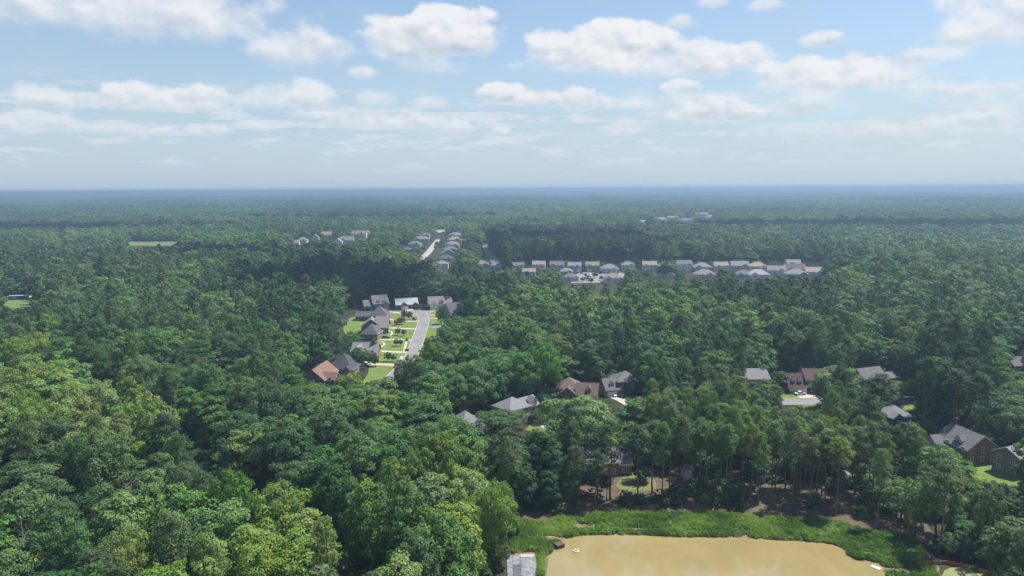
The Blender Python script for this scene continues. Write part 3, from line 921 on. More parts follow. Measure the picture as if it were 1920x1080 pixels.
def roof_mb(x0, y0, x1, y1, ez, kind, pitch, ov=.45, th=.22):
    """a gable or hip roof of real thickness; material 1 is the white edge board"""
    mb = MB(); a, b, c, d = x0 - ov, y0 - ov, x1 + ov, y1 + ov
    z = ez - pitch * ov + .02

    def shell(top, faces, edge):
        n = len(top); bot = [(p[0], p[1], p[2] - 0.0) for p in top]
        up = [(p[0], p[1], p[2] + th) for p in top]
        mb.add(up, faces, 0); mb.add(bot, [tuple(reversed(f)) for f in faces], 0)
        vs = up + bot
        mb.add(vs, [(j + n, i + n, i, j) if False else (i + n, j + n, j, i) for i, j in edge], 1)
    if kind == 'gx':
        m = (b + d) / 2; r = z + pitch * (d - b) / 2
        shell([(a, b, z), (c, b, z), (c, m, r), (a, m, r), (c, d, z), (a, d, z)], [(0, 1, 2, 3), (3, 2, 4, 5)], [(0, 1), (1, 2), (2, 4), (4, 5), (5, 3), (3, 0)])
    elif kind == 'gy':
        m = (a + c) / 2; r = z + pitch * (c - a) / 2
        shell([(a, d, z), (a, b, z), (m, b, r), (m, d, r), (c, b, z), (c, d, z)], [(0, 1, 2, 3), (3, 2, 4, 5)], [(0, 1), (1, 2), (2, 4), (4, 5), (5, 3), (3, 0)])
    else:
        W, D = c - a, d - b
        if W >= D:
            h = D / 2; m = (b + d) / 2; r = z + pitch * h
            v = [(a, b, z), (c, b, z), (c, d, z), (a, d, z), (a + h, m, r), (c - h + 1e-3, m, r)]
            fs = [(0, 1, 5, 4), (1, 2, 5), (2, 3, 4, 5), (3, 0, 4)]
        else:
            h = W / 2; m = (a + c) / 2; r = z + pitch * h
            v = [(a, b, z), (c, b, z), (c, d, z), (a, d, z), (m, b + h, r), (m, d - h + 1e-3, r)]
            fs = [(0, 1, 4), (1, 2, 5, 4), (2, 3, 5), (3, 0, 4, 5)]
        shell(v, fs, [(0, 1), (1, 2), (2, 3), (3, 0)])
    return mb


def wall_mb(x0, y0, x1, y1, ez, kind, pitch, z0=-.4):
    mb = MB()
    e = ez
    mb.add([(x0, y0, z0), (x1, y0, z0), (x1, y1, z0), (x0, y1, z0), (x0, y0, e), (x1, y0, e), (x1, y1, e), (x0, y1, e)],
           [(0, 1, 5, 4), (1, 2, 6, 5), (2, 3, 7, 6), (3, 0, 4, 7)])
    if kind == 'gx':
        m = (y0 + y1) / 2; r = e + pitch * (y1 - y0) / 2
        mb.add([(x0, y1, e), (x0, y0, e), (x0, m, r), (x1, y0, e), (x1, y1, e), (x1, m, r)], [(0, 1, 2), (3, 4, 5)])
    elif kind == 'gy':
        m = (x0 + x1) / 2; r = e + pitch * (x1 - x0) / 2
        mb.add([(x0, y0, e), (x1, y0, e), (m, y0, r), (x1, y1, e), (x0, y1, e), (m, y1, r)], [(0, 1, 2), (3, 4, 5)])
    return mb


def put_window(root, x, y, z, face, w=1.0, h=1.5, shutters=False):
    f, g = window_meshes(w, h)
    o = link('window', f, root, (x, y, z), {'f': 0, 'r': math.pi / 2, 'b': math.pi, 'l': -math.pi / 2}[face])
    link('pane', g, o)
    if shutters:
        if 'sh' not in _wc:
            s = MB(); s.box(-.22, -.06, 0, .22, 0, 1.5); _wc['sh'] = s.mesh('shutter', SHUT)
        for s in (-1, 1):
            so = link('shutter', _wc['sh'], o, (s * (w / 2 + .38), 0, 0)); so.scale[2] = h / 1.5
    return o


def dormer(root, x, y, z, roofm, wallm, w=1.9, h=1.7, dep=2.6, win=(.8, 1.1)):
    mb = wall_mb(x - w / 2, y, x + w / 2, y + dep, z + h, 'gy', .9, z - .6)
    d = mb.build('dormer', wallm, root)
    roof_mb(x - w / 2, y, x + w / 2, y + dep, z + h, 'gy', .9, .22, .14).build('dormer_roof', [roofm, TRIM], d)
    f, g = window_meshes(*win)
    o = link('dormer_window', f, d, (x, y - .005, z + .35)); link('pane', g, o) if False else None
    g_ = link('dormer_pane', g, d, (x, y - .005, z + .35))
    return d


def garage(root, x, y, face='f', w=4.9, h=2.2):
    mb = MB(); mb.box(-w / 2, -.10, 0, w / 2, -.02, h)
    for i in range(4):
        for j in range(max(2, int(w / 1.2))):
            n = max(2, int(w / 1.2)); cw = w / n
            mb.box(-w / 2 + j * cw + .08, -.125, i * h / 4 + .07, -w / 2 + (j + 1) * cw - .08, -.102, (i + 1) * h / 4 - .07)
    o = mb.build('garage_door', DOORW, root)
    o.location = (x, y, 0); o.rotation_euler = (0, 0, {'f': 0, 'r': math.pi / 2, 'b': math.pi, 'l': -math.pi / 2}[face])
    return o


def chimney(root, x, y, z0, z1, m, w=.9):
    mb = MB(); mb.box(x - w / 2, y - w / 2, z0, x + w / 2, y + w / 2, z1); mb.box(x - w / 2 - .1, y - w / 2 - .1, z1 + .002, x + w / 2 + .1, y + w / 2 + .1, z1 + .2)
    return mb.build('chimney', m, root)


FOOT = []           # (x, y, radius) where buildings stand


def house(label, A, B, ez, blocks, roof, wall, windows=True, name='house', shutters=False, pitch=.72, extra=None, group=None, base_z=0.0, cat='house'):
    """A, B: pixels of the two ends of the front eave (left to right), ez its height. blocks: (x0, x1 as shares of the front, y0, y1 in metres,
    eave height, roof kind[, wall[, roof]])"""
    a = gp(*A, z=ez + base_z)[:2]; bb = gp(*B, z=ez + base_z)[:2]
    d = bb - a; W = float(np.linalg.norm(d)); yaw = math.atan2(d[1], d[0])
    root = thing(name, label, cat, (a[0], a[1], base_z), yaw, group)
    for bl in blocks:
        x0, x1, y0, y1, e, kind = bl[:6]
        x0 *= W; x1 *= W
        wm = WALLM[bl[6] if len(bl) > 6 and bl[6] else wall]; rm = ROOFM[bl[7] if len(bl) > 7 and bl[7] else roof]
        pt = bl[8] if len(bl) > 8 else pitch
        wall_mb(x0, y0, x1, y1, e, kind, pt).build('wall', wm, root)
        roof_mb(x0, y0, x1, y1, e, kind, pt).build('roof', [rm, TRIM], root)
        cx, cyy = root.matrix_basis @ Vector(((x0 + x1) / 2, (y0 + y1) / 2, 0)), 0
        FOOT.append((cx.x, cx.y, max(x1 - x0, y1 - y0) * .5 + 3.5))
        if windows:
            rows = [.9] if e < 4.2 else [.9, 3.7]
            for z in rows:
                n = max(1, int((x1 - x0) / 2.7))
                for i in range(n):
                    xx = x0 + (i + .5) * (x1 - x0) / n
                    if not (bl[9] if len(bl) > 9 else False) or z > 3:
                        put_window(root, xx, y0 - .004, z, 'f', 1.0, 1.5, shutters)
                n = max(1, int((y1 - y0) / 3.6))
                for i in range(n):
                    yy = y0 + (i + .5) * (y1 - y0) / n
                    put_window(root, x1 + .004, yy, z, 'r'); put_window(root, x0 - .004, yy, z, 'l')
    if extra:
        extra(root, W)
    return root


# --- houses in the middle
def ex(root, W):
    dormer(root, W * .82, 1.3, 5.0, ROOFM['grey'], WALLM['white'], 2.6, 1.7, 3)
    garage(root, W * .80, 2.35 - .0, 'f', 4.6)
    mb = MB(); mb.add([(W * .40, -.01, -.2), (W * .44, -1.1, -.2), (W * .56, -1.1, -.2), (W * .60, -.01, -.2), (W * .40, -.01, 2.7), (W * .44, -1.1, 2.7), (W * .56, -1.1, 2.7), (W * .60, -.01, 2.7)],
                      [(0, 1, 5, 4), (1, 2, 6, 5), (2, 3, 7, 6)]); bay = mb.build('bay_window', TRIM, root)
    r = MB(); r.add([(W * .39, -.01, 2.72), (W * .435, -1.25, 2.72), (W * .565, -1.25, 2.72), (W * .61, -.01, 2.72), (W * .5, -.01, 3.5)], [(0, 1, 4), (1, 2, 4), (2, 3, 4)]); r.build('bay_roof', ROOFM['charcoal'], bay)
    f, g = window_meshes(1.2, 1.6); link('pane', g, bay, (W * .5, -1.11, .7))
house('brick house with pale grey hipped roof, white bay window and garage wing dormer', (956, 770.5), (1018, 753.5), 5.8,
      [(0, .62, 0, 9.5, 5.8, 'hip', None, None, .62), (.58, 1.0, 2.4, 9.0, 4.6, 'gx', None, None, .8, True)], 'grey', 'pinkbrick', extra=ex)
seen(925, 740, 1017, 768); seen(975, 765, 1013, 786, 790)


def ex(root, W):
    dormer(root, W * .80, 1.2, 4.0, ROOFM['brown'], WALLM['cream'], 1.9, 1.7)
    garage(root, W * .78, -.02, 'f', 4.8)
house('brick house with brown shingle roof, low front gable and cream dormer', (1043, 738), (1119, 741.5), 3.4,
      [(0, .55, 2, 11.5, 5.2, 'hip', None, None, .72), (.12, .44, 0, 5, 4.0, 'gy', None, None, .8), (.5, 1.0, 0, 8, 3.4, 'gx', None, None, .95, True)], 'brown', 'brick', extra=ex)
seen(1036, 713, 1072, 745, 752); seen(1072, 716, 1120, 742, 750)


def ex(root, W):
    dormer(root, W * .19, 1.4, 3.6, ROOFM['dusk'], WALLM['beige'], 2.0, 1.7)
    garage(root, W * .11, -.02, 'f', 2.6); garage(root, W * .26, -.02, 'f', 2.6)
    c = MB(); c.box(W * .66, -.9, 0, W * .80, -.02, 2.5); c.build('porch', DOORD, root)
house('dark brick two storey house with charcoal hipped roof and two white garage doors', (1137, 731.5), (1204, 725.5), 3.1,
      [(.36, 1.0, 1, 10.5, 5.9, 'hip', None, None, .6), (0, .40, 0, 8.5, 3.1, 'gx', 'greybrick', None, .85, True), (.60, .84, .2, 4, 5.6, 'gy', None, None, .75)], 'dusk', 'dark', shutters=True, extra=ex)
seen(1124, 693, 1206, 740)

house('house with plain grey gable roof half hidden between pines and a small round tree', (1392, 711), (1443, 710), 5.6,
      [(0, 1, 0, 10, 5.6, 'gx', None, None, .62)], 'grey', 'beige')
seen(1408, 694, 1442, 712, 735)


def ex(root, W):
    for u in (.13, .285):
        dormer(root, W * u, 1.3, 4.0, ROOFM['maroon'], WALLM['white'], 1.6, 1.9, 3, (.7, 1.2))
    garage(root, W * .22, -.02, 'f', 7.0, 2.3)
house('beige house with maroon roof, two white dormers above a wide white garage door', (1480, 724), (1558, 724), 3.3,
      [(0, .43, 0, 8.6, 3.3, 'gx', 'pinkbrick', None, 1.0, True), (.43, 1.0, 1.2, 10.5, 5.8, 'gx', None, None, .72)], 'maroon', 'beige', shutters=True, extra=ex)
seen(1471, 693, 1540, 738)

house('brick gable ended house with dusky roof and low rear wing beside the pool', (1621, 711), (1662, 706), 5.2,
      [(0, 1, 0, 8.5, 5.2, 'gx', None, None, .8), (1.0, 1.7, 2, 8, 3.6, 'gx', None, None, .6)], 'dusk', 'brick')
seen(1605, 694, 1624, 716, 735); seen(1618, 694, 1660, 708, 735); seen(1660, 702, 1686, 714, 733)


def ex(root, W):
    pass
house('low dark brick house with grey hipped roof among the yard trees', (1668, 782), (1712, 780.5), 3.3,
      [(0, 1, 0, 9, 3.3, 'hip', None, None, .62), (.05, .5, -1.6, 4, 3.3, 'gy', None, None, .75)], 'grey', 'dark')
seen(1670, 757, 1712, 790, 795)


def ex(root, W):
    dormer(root, W * .62, 1.0, 5.0, ROOFM['dusk'], WALLM['white'], 3.0, 1.5, 4)
    chimney(root, W * .04, 6.4, 7, 10.5, WALLM['dark'])
house('big brick house with long charcoal grey roof and tall gable end by the sunny lawn', (1755, 818), (1814, 844), 4.8,
      [(0, 1, 0, 11, 4.8, 'gx', None, None, .72), (-.05, .32, -3.4, 5, 4.0, 'gy', 'beige', None, .8)], 'dusk', 'brick', extra=ex)
seen(1735, 790, 1800, 822, 868); seen(1800, 800, 1850, 862, 868)

house('dark brick two storey house with white double windows at the lawn end', (1913, 861), (1960, 850), 6.0,
      [(0, 1, 0, 8, 6.0, 'gx', None, None, .55), ], 'grey', 'greybrick', shutters=True)
seen(1887, 838, 1920, 893, 900)
house('small dark roofed brick house behind the pink crape myrtle', (1902, 686), (1945, 685), 3.4,
      [(0, 1, 0, 9, 3.4, 'gx', None, None, .7)], 'dusk', 'brick')
seen(1899, 666, 1920, 686, 690)
house('grey roofed house peeping out under the pale hipped roof house', (864, 800), (905, 792), 4.6,
      [(0, 1, 0, 9, 4.6, 'hip', None, None, .85), (.75, 1.1, -3.5, 6, 3.6, 'gy')], 'grey', 'brick')
seen(855, 780, 890, 795, 815); seen(898, 795, 911, 815, 825)
house('grey gabled house nearly hidden left of the dark oval tree', (892, 878), (926, 870), 4.2,
      [(0, 1, 0, 9, 4.2, 'gy', None, None, .8), (0, .8, 4, 12, 5.2, 'gx')], 'grey', 'greybrick')
seen(898, 846, 916, 866, 880); seen(904, 866, 928, 884, 895)
house('red brick house with white windows seen through the pines above the pond yard', (1098, 868), (1186, 866), 4.4,
      [(0, .72, 0, 9, 4.4, 'gx', None, None, .7), (.70, 1.0, 1, 8, 3.3, 'gx', None, None, .7), (.05, .3, -1.5, 3, 4, 'gy', 'white')], 'dusk', 'brick')
seen(1150, 868, 1186, 892, 895)

# --- the cul-de-sac street
house('brick house with red brown roof and broad brick gable end', (607.5, 712.5), (633, 694), 4.6,
      [(0, 1, 0, 10, 4.6, 'gx', None, None, .85), (.1, .45, -4, 4, 4.4, 'gy', None, None, .8)], 'red', 'brick')
seen(569, 678, 610, 712, 722); seen(600, 690, 622, 718, 724)
house('house with dark slate hipped roof next to the red brown roof', (612, 689), (659, 691), 3.6,
      [(0, 1, 0, 13, 3.6, 'hip', None, None, .85), (.72, 1.05, -2.5, 5, 3.4, 'gy', None, None, .8)], 'slate', 'greybrick')
seen(610, 657, 662, 690, 698)
house('brick house with grey cross gabled roof above a round tree', (655, 662.5), (702, 663), 4.4,
      [(0, 1.0, 3, 13, 4.4, 'gx', None, None, .75), (0, .6, 0, 9, 4.4, 'gy', 'greybrick', None, .85)], 'grey', 'brick')
seen(655, 632, 690, 662, 672); seen(684, 655, 695, 675, 676); seen(690, 633, 711, 650, 665)
house('brick house with small dark pyramid roof facing the drive with a dark car', (676, 625.5), (707, 626), 3.8,
      [(0, 1, 0, 11, 3.8, 'hip', None, None, .95)], 'charcoal', 'brick')
seen(676, 609, 710, 634, 638)
house('brick house with weathered brown roof behind the pyramid roof', (677, 614), (728, 612.5), 4.2,
      [(0, .72, 2, 12, 4.2, 'gy', 'dark', None, .75), (.55, 1.0, 0, 14, 3.8, 'gx', None, None, .8)], 'taupe', 'brick')
seen(676, 594, 732, 622, 626)
house('brick house with slate blue hipped roof and low side wing', (692, 591.5), (725, 591.5), 4.0,
      [(0, 1, 0, 12, 4.0, 'hip', None, None, .9), (-.85, .05, 3, 11, 3.0, 'gx', None, None, .6)], 'charcoal', 'brick')
seen(690, 577, 726, 597, 600); seen(664, 576, 692, 593, 596)


def ex(root, W):
    for u in (.35, .7):
        dormer(root, W * u, .6, 5.4, ROOFM['grey'], WALLM['white'], 2.2, 1.8, 3)
house('tall grey gabled house with white dormers at the top of the street', (700, 570), (729, 568), 5.4,
      [(0, 1, 0, 12, 5.4, 'gx', None, None, .85), (-.55, .1, 1, 10, 4, 'gx', None, None, .8), (.55, .95, -3, 4, 5.2, 'gy', 'greybrick', None, .9)], 'dusk', 'greybrick', extra=ex)
seen(685, 549, 730, 578, 582)


def ex(root, W):
    garage(root, W * .36, -2.52, 'f', 5.0, 2.4)
house('brick ranch house with pale green metal roof and white garage door', (743, 572), (784, 570), 3.2,
      [(0, 1, 0, 12, 3.2, 'gx', None, None, .62), (.22, .52, -2.5, 4, 3.2, 'gy', 'brick', 'dusk', .75, True), (.75, 1.0, -1.0, 4, 3.2, 'gy', None, None, .75)], 'metal', 'dark', extra=ex)
seen(737, 552, 788, 580)


def ex(root, W):
    garage(root, W * .18, -3.02, 'f', 5.0, 2.3)
    dormer(root, W * .55, .4, 4.2, ROOFM['taupe'], WALLM['white'], 2.4, 1.7, 3)
house('white gabled house with taupe roof and car before its garage', (805, 571), (848, 569), 3.8,
      [(0, 1, 0, 11, 3.8, 'gx', None, None, .85), (.02, .36, -3, 4, 3.4, 'gy', None, None, .85, True)], 'taupe', 'white', extra=ex)
seen(803, 552, 846, 580, 582)
house('dark roofed house with brick front gable right of the cul-de-sac', (846, 590), (868, 588), 4.0,
      [(0, 1.2, 0, 16, 4.0, 'gx', None, None, .8), (0, .7, -4, 5, 3.8, 'gy', 'brick', None, .9)], 'charcoal', 'greybrick')
seen(845, 560, 866, 592, 596)
house('small dark roofed garden shed in the back yard', (639, 603), (651, 603), 2.2,
      [(0, 1, 0, 4, 2.2, 'gx', None, None, .5)], 'slate', 'timber', windows=False, name='garden_shed', cat='shed')
seen(638, 598, 652, 608)


def ex(root, W):
    mb = MB(); mb.box(W * .3, -.06, 0, W * .62, -.01, 2.0); mb.build('door', TRIM, root)
house('small white gabled shed with dark roof under the pines', (1282, 886), (1302, 886.5), 2.6,
      [(0, 1, 0, 4.5, 2.6, 'gy', None, None, .6)], 'slate', 'white', windows=False, name='garden_shed', extra=ex, cat='shed')
seen(1277, 878, 1290, 904); seen(1290, 884, 1302, 902)

# --- far homes: x of the middle, y of the foot, width in pixels, storeys, roof, wall, roof kind, label
FARH = [
    (566, 456, 17, 1.5, 'grey', 'white', 'hip', 'pale grey roof lowest and first of the hillside homes'),
    (553, 459, 13, 1, 'tan', 'cream', 'gx', 'tan roofed low home at the near end of the hillside homes'),
    (590, 451, 14, 1.5, 'grey', 'white', 'gy', 'small grey gable between the first tan roofs of the hillside homes'),
    (612, 447, 22, 2, 'tan', 'cream', 'gx', 'long tan roofed hillside home before the round tree'),
    (633, 460, 16, 1.5, 'pale', 'white', 'gy', 'pale gable in front of the round tree among hillside homes'),
    (650, 456, 22, 1.5, 'taupe', 'greysid', 'gx', 'taupe roof below the tallest hillside home'),
    (672, 447, 26, 2.5, 'taupe', 'cream', 'gx', 'tallest hillside home with broad taupe roof'),
    (688, 446, 16, 2, 'tan', 'white', 'gy', 'white gable end joined to the tallest hillside home'),
    (776, 465, 24, 2, 'dusk', 'greysid', 'hip', 'dusky hipped roof low beside the pale street'),
    (790, 455, 28, 2, 'grey', 'blue', 'hip', 'broad grey hipped home left of the pale street'),
    (797, 447, 16, 2, 'dusk', 'greysid', 'gx', 'dusky roof just above the broad grey hipped home'),
    (764, 474, 14, 1.5, 'dusk', 'greysid', 'hip', 'small dusky roof under the trees left of the pale street'),
    (826, 440, 24, 1.5, 'cream_', 'cream', 'gx', 'cream low home closing the end of the pale street'),
    (855, 447, 26, 2, 'grey', 'cream', 'hip', 'uppermost hipped home right of the pale street'),
    (852, 456, 26, 2, 'tan', 'cream', 'hip', 'tan second home down right of the pale street'),
    (847, 466, 26, 2, 'taupe', 'beige', 'hip', 'taupe third home down right of the pale street'),
    (844, 476, 25, 2, 'dusk', 'greysid', 'hip', 'dusky fourth home down right of the pale street'),
    (841, 484, 24, 2, 'grey', 'blue', 'gy', 'grey gabled fifth home down right of the pale street'),
    (836, 494, 26, 2, 'charcoal', 'greysid', 'hip', 'charcoal sixth home down right of the pale street'),
    (828, 505, 24, 2, 'grey', 'white', 'hip', 'pale grey lowest home right of the pale street'),
    (904, 503, 26, 1.5, 'taupe', 'beige', 'hip', 'taupe roof by the bend of the grey road'),
    (928, 505, 18, 1.5, 'grey', 'greysid', 'hip', 'grey roof where the grey road meets the trees'),
    (972, 508, 22, 2, 'dusk', 'white', 'gx', 'dusky roofed first house of the long row'),
    (992, 521, 24, 2, 'tan', 'cream', 'gx', 'cream house with tan roof standing before the long row'),
    (1010, 506, 24, 2, 'tan', 'cream', 'gx', 'second house of the long row with tan roof and front gable'),
    (1044, 507, 26, 2, 'dusk', 'greysid', 'gx', 'dusky roofed third house of the long row'),
    (1062, 517, 24, 1.5, 'grey', 'greysid', 'hip', 'grey hipped house upper of the two at the court corner'),
    (1072, 528, 26, 1.5, 'dusk', 'blue', 'hip', 'dusky hipped house lower of the two at the court corner'),
    (1077, 511, 25, 2.4, 'grey', 'blue', 'gx', 'blue grey two storey house with gable facing the court'),
    (1111, 509, 25, 2.2, 'taupe', 'pinkbrick', 'gx', 'rosy two storey house with row of windows facing the court'),
    (1144, 513, 32, 1.8, 'grey', 'greysid', 'hip', 'grey hipped house with skylight right of the court'),
    (1150, 531, 36, 1.6, 'taupe', 'cream', 'hip', 'taupe hipped house nearest to us at the court'),
    (1178, 507, 24, 2, 'grey', 'white', 'hip', 'grey hipped house left of the big dark tree clump'),
    (1218, 507, 26, 2, 'tan', 'cream', 'gx', 'tan roof rising right of the big dark tree clump'),
    (1248, 523, 34, 1.6, 'tan', 'beige', 'hip', 'tan hipped house low below the blue gabled house'),
    (1249, 509, 30, 2, 'grey', 'white', 'hip', 'grey hipped house with dark front gables'),
    (1284, 508, 28, 2.4, 'dusk', 'white', 'gx', 'tall white house with grey gable roof in the long row'),
    (1318, 510, 34, 1.7, 'grey', 'greysid', 'hip', 'wide grey hipped house with bright skylight'),
    (1322, 524, 38, 1.6, 'taupe', 'beige', 'hip', 'wide taupe hipped house low before the skylight house'),
    (1353, 507, 26, 1.7, 'tan', 'cream', 'gx', 'tan gabled house left of a small dark tree'),
    (1388, 511, 32, 2.4, 'grey', 'greysid', 'gx', 'tall grey house with dark porch in the long row'),
    (1396, 522, 32, 1.3, 'dusk', 'greysid', 'hip', 'low dusky roof before the tall grey house'),
    (1423, 510, 32, 2, 'tan', 'cream', 'hip', 'tan hipped house with big front window'),
    (1424, 523, 40, 1.4, 'pale', 'white', 'hip', 'pale low roof at the tree edge before the tan hipped house'),
    (1456, 515, 32, 1.5, 'taupe', 'cream', 'gx', 'cream bungalow with long taupe roof in the long row'),
    (1492, 514, 38, 1.8, 'charcoal', 'greysid', 'gx', 'dark roofed house with two ridges near the row end'),
    (1496, 522, 40, 1.4, 'grey', 'greysid', 'hip', 'low grey roof before the dark roofed house'),
    (1489, 504, 26, 2, 'taupe', 'cream', 'gx', 'house half hidden behind the dark roofed house'),
    (1528, 518, 32, 1.5, 'tan', 'cream', 'gx', 'tan gabled last house of the long row'),
    (1238, 414, 26, 1.5, 'pale', 'white', 'hip', 'first pale roof of the distant hazy estate'),
    (1262, 411, 20, 1.5, 'tan', 'cream', 'gx', 'second roof of the distant hazy estate'),
    (1280, 407, 14, 2, 'pale', 'white', 'gy', 'white gable standing up in the distant hazy estate'),
    (1290, 416, 24, 1.5, 'grey', 'white', 'hip', 'low grey roof in front of the distant hazy estate'),
    (1316, 405, 24, 2, 'tan', 'cream', 'gx', 'long tan roof behind the distant hazy estate'),
    (1332, 409, 16, 1.5, 'pale', 'white', 'hip', 'last pale roof of the distant hazy estate'),
    (1205, 419, 14, 1.2, 'pale', 'white', 'gx', 'tiny pale roof left of the distant hazy estate'),
    (779, 393, 10, 2, 'pale', 'white', 'gx', 'first hazy white block on the skyline woods'),
    (790, 390, 12, 3, 'pale', 'white', 'gx', 'tallest hazy white block on the skyline woods'),
    (802, 393, 12, 2, 'pale', 'white', 'hip', 'middle hazy white block on the skyline woods'),
    (815, 394, 14, 1.6, 'grey', 'white', 'gx', 'lowest hazy white block on the skyline woods'),
    (860, 388, 7, 2, 'pale', 'white', 'gx', 'single hazy white house beyond the dark pines'),
    (886, 387, 8, 3, 'pale', 'white', 'gx', 'taller hazy white house beyond the dark pines'),
    (912, 389, 8, 2.5, 'pale', 'white', 'gx', 'hazy white house farthest right beyond the dark pines'),
]
ROOFM['cream_'] = shingle('cream_shingles', (.46, .43, .36))
for k, (px, py, wpx, st, rc, wc, kind, lab) in enumerate(FARH):
    hill = 540 < px < 700
    if hill:
        wpx *= 1.1; st += .2
    g = gp(px, py)
    _, _, dp = proj(g[0], g[1], g[2])
    W = wpx * dp / F
    ez = 2.9 * st
    yaw = -math.atan2(g[0], g[1]) * .35 + random.uniform(-.12, .12) + (1.2 if 825 <= px <= 860 else 0) * 0
    D = min(14.0, max(9.0, W * .75))
    root = thing('far_house', lab, 'house', g, yaw, 'houses of the far estates')
    root.location = (g[0] - W / 2 * math.cos(yaw), g[1] - W / 2 * math.sin(yaw), g[2])
    pt = .8 if hill else .62 if kind != 'hip' else .6
    blocks = [(0, 0, W, D, ez, kind)]
    if W > 11 and kind != 'gy':
        sd_ = .05 if k % 2 else .52
        blocks.append((W * sd_, -2.2, W * (sd_ + .42), D * .5, ez - (.3 if k % 3 else .9), 'gy'))
    for bi, (x0, y0, x1, y1, e, kd) in enumerate(blocks):
        wall_mb(x0, y0, x1, y1, e, kd, pt).build('wall', WALLM[wc], root)
        roof_mb(x0, y0, x1, y1, e, kd, pt).build('roof', [ROOFM[rc], TRIM], root)
    if dp < 1200:
        if len(blocks) > 1:
            x0, y0, x1, y1 = blocks[1][:4]
            put_window(root, (x0 + x1) / 2, y0 - .004, max(.9, e - 2), 'f', 1.5, 1.4)
            garage(root, (x0 + x1) / 2, y0, 'f', min(4.8, (x1 - x0) * .8), 2.2) if st >= 2 else None
            fr = (W * .5, W) if sd_ < .3 else (0, W * .5)
        else:
            fr = (0, W)
        for z in ([.9, 3.6] if ez > 4.6 else [.9]):
            for i in range(2):
                put_window(root, fr[0] + (fr[1] - fr[0]) * (i + .5) / 2, -.004, z, 'f', 1.2, 1.5)
        put_window(root, W + .004, D * .5, .9, 'r', 1.2, 1.4); put_window(root, -.004, D * .5, .9, 'l', 1.2, 1.4)
    FOOT.append((g[0], g[1] + D / 2, max(W, D) * .55 + 3))
    hpx = (ez + pt * D * .45) / dp * F
    SEEN.append((px - wpx / 2, py - hpx, px + wpx / 2, py - hpx * .22, math.hypot(g[0], g[1])))

# --- ball field dugout
g0 = gp(16, 563); g1 = gp(52, 561.5)
Wd = float(np.linalg.norm(g1[:2] - g0[:2])); yaw = math.atan2(*(g1[:2] - g0[:2])[::-1])
r = thing('dugout', 'green ball field dugout with dark opening and pale lettering', 'dugout', g0, yaw)
TEAL = mat('teal_paint', (.05, .22, .20), .6, .3, .08)
mb = MB(); mb.box(0, 0, 0, Wd * .46, .25, 3.2); mb.box(Wd * .86, 0, 0, Wd, .25, 3.2); mb.box(Wd * .462, 0, 2.5, Wd * .858, .25, 3.2)
mb.box(0, 3.0, 0, Wd, 3.25, 3.2); mb.build('wall', TEAL, r)
mb = MB(); mb.box(-.2, -.3, 3.205, Wd + .2, 3.5, 3.4); mb.build('roof', mat('pale_teal_roof', (.30, .45, .43), .6, .3, .08), r)
mb = MB(); mb.box(Wd * .48, 1.6, 0, Wd * .84, 2.0, .5); mb.build('bench', DOORD, r)
for i in range(4):
    mb = MB(); x = Wd * .22 + i * Wd * .055
    mb.box(x, -.05, 1.5, x + Wd * .016, -.005, 2.4); mb.box(x + Wd * .018, -.05, 1.5, x + Wd * .038, -.005, 1.8)
    mb.build('letter', TRIM, r)
FOOT.append((*((g0 + g1) / 2)[:2], 12))

# ------------------------------------------------------------------ cars
def car_parts(kind):
    prof = {'sedan': ([(-2.25, .35), (-2.3, .75), (-1.75, .98), (-1.2, 1.02), (1.0, .98), (2.0, .85), (2.25, .65), (2.25, .35)], [(-1.75, .98), (-1.15, 1.42), (.25, 1.45), (1.05, .98)]),
            'suv': ([(-2.3, .4), (-2.35, 1.0), (-2.25, 1.1), (1.0, 1.08), (2.1, .98), (2.3, .75), (2.3, .4)], [(-2.2, 1.1), (-1.95, 1.68), (.35, 1.7), (1.1, 1.08)])}[kind]
    body = MB(); w = .9
    p = prof[0]; n = len(p)
    def ext(mb, p, w0, w1):
        n = len(p); zmin = min(q[1] for q in p); zmax = max(q[1] for q in p)
        ws = [w0 + (w1 - w0) * (q[1] - zmin) / (zmax - zmin) for q in p]
        mb.add([(q[0], -s, q[1]) for q, s in zip(p, ws)] + [(q[0], s, q[1]) for q, s in zip(p, ws)],
               [tuple(range(n)), tuple(reversed(range(n, 2 * n)))] + [(i, i + n, (i + 1) % n + n, (i + 1) % n) for i in range(n)])
    ext(body, p, .92, .88)
    cab = prof[1]; top = [(cab[1][0] + .05, cab[1][1]), (cab[2][0] - .05, cab[2][1])]
    glass = MB(); ext(glass, [(a, b - .02) for a, b in cab], .84, .70)
    roof = MB(); roof.box(top[0][0], -.70, top[0][1] - .015, top[1][0], .70, top[1][1] + .035)
    tyre = MB(); tyre.tube([(0, -.11, 0), (0, .11, 0)], [.33, .33], 14); rim = MB(); rim.tube([(0, -.125, 0), (0, .125, 0)], [.2, .2], 8)
    lamp = MB(); lamp.box(-.04, -.18, -.07, .04, .18, .07)
    return body, glass, roof, tyre, rim, lamp


CARM = {}


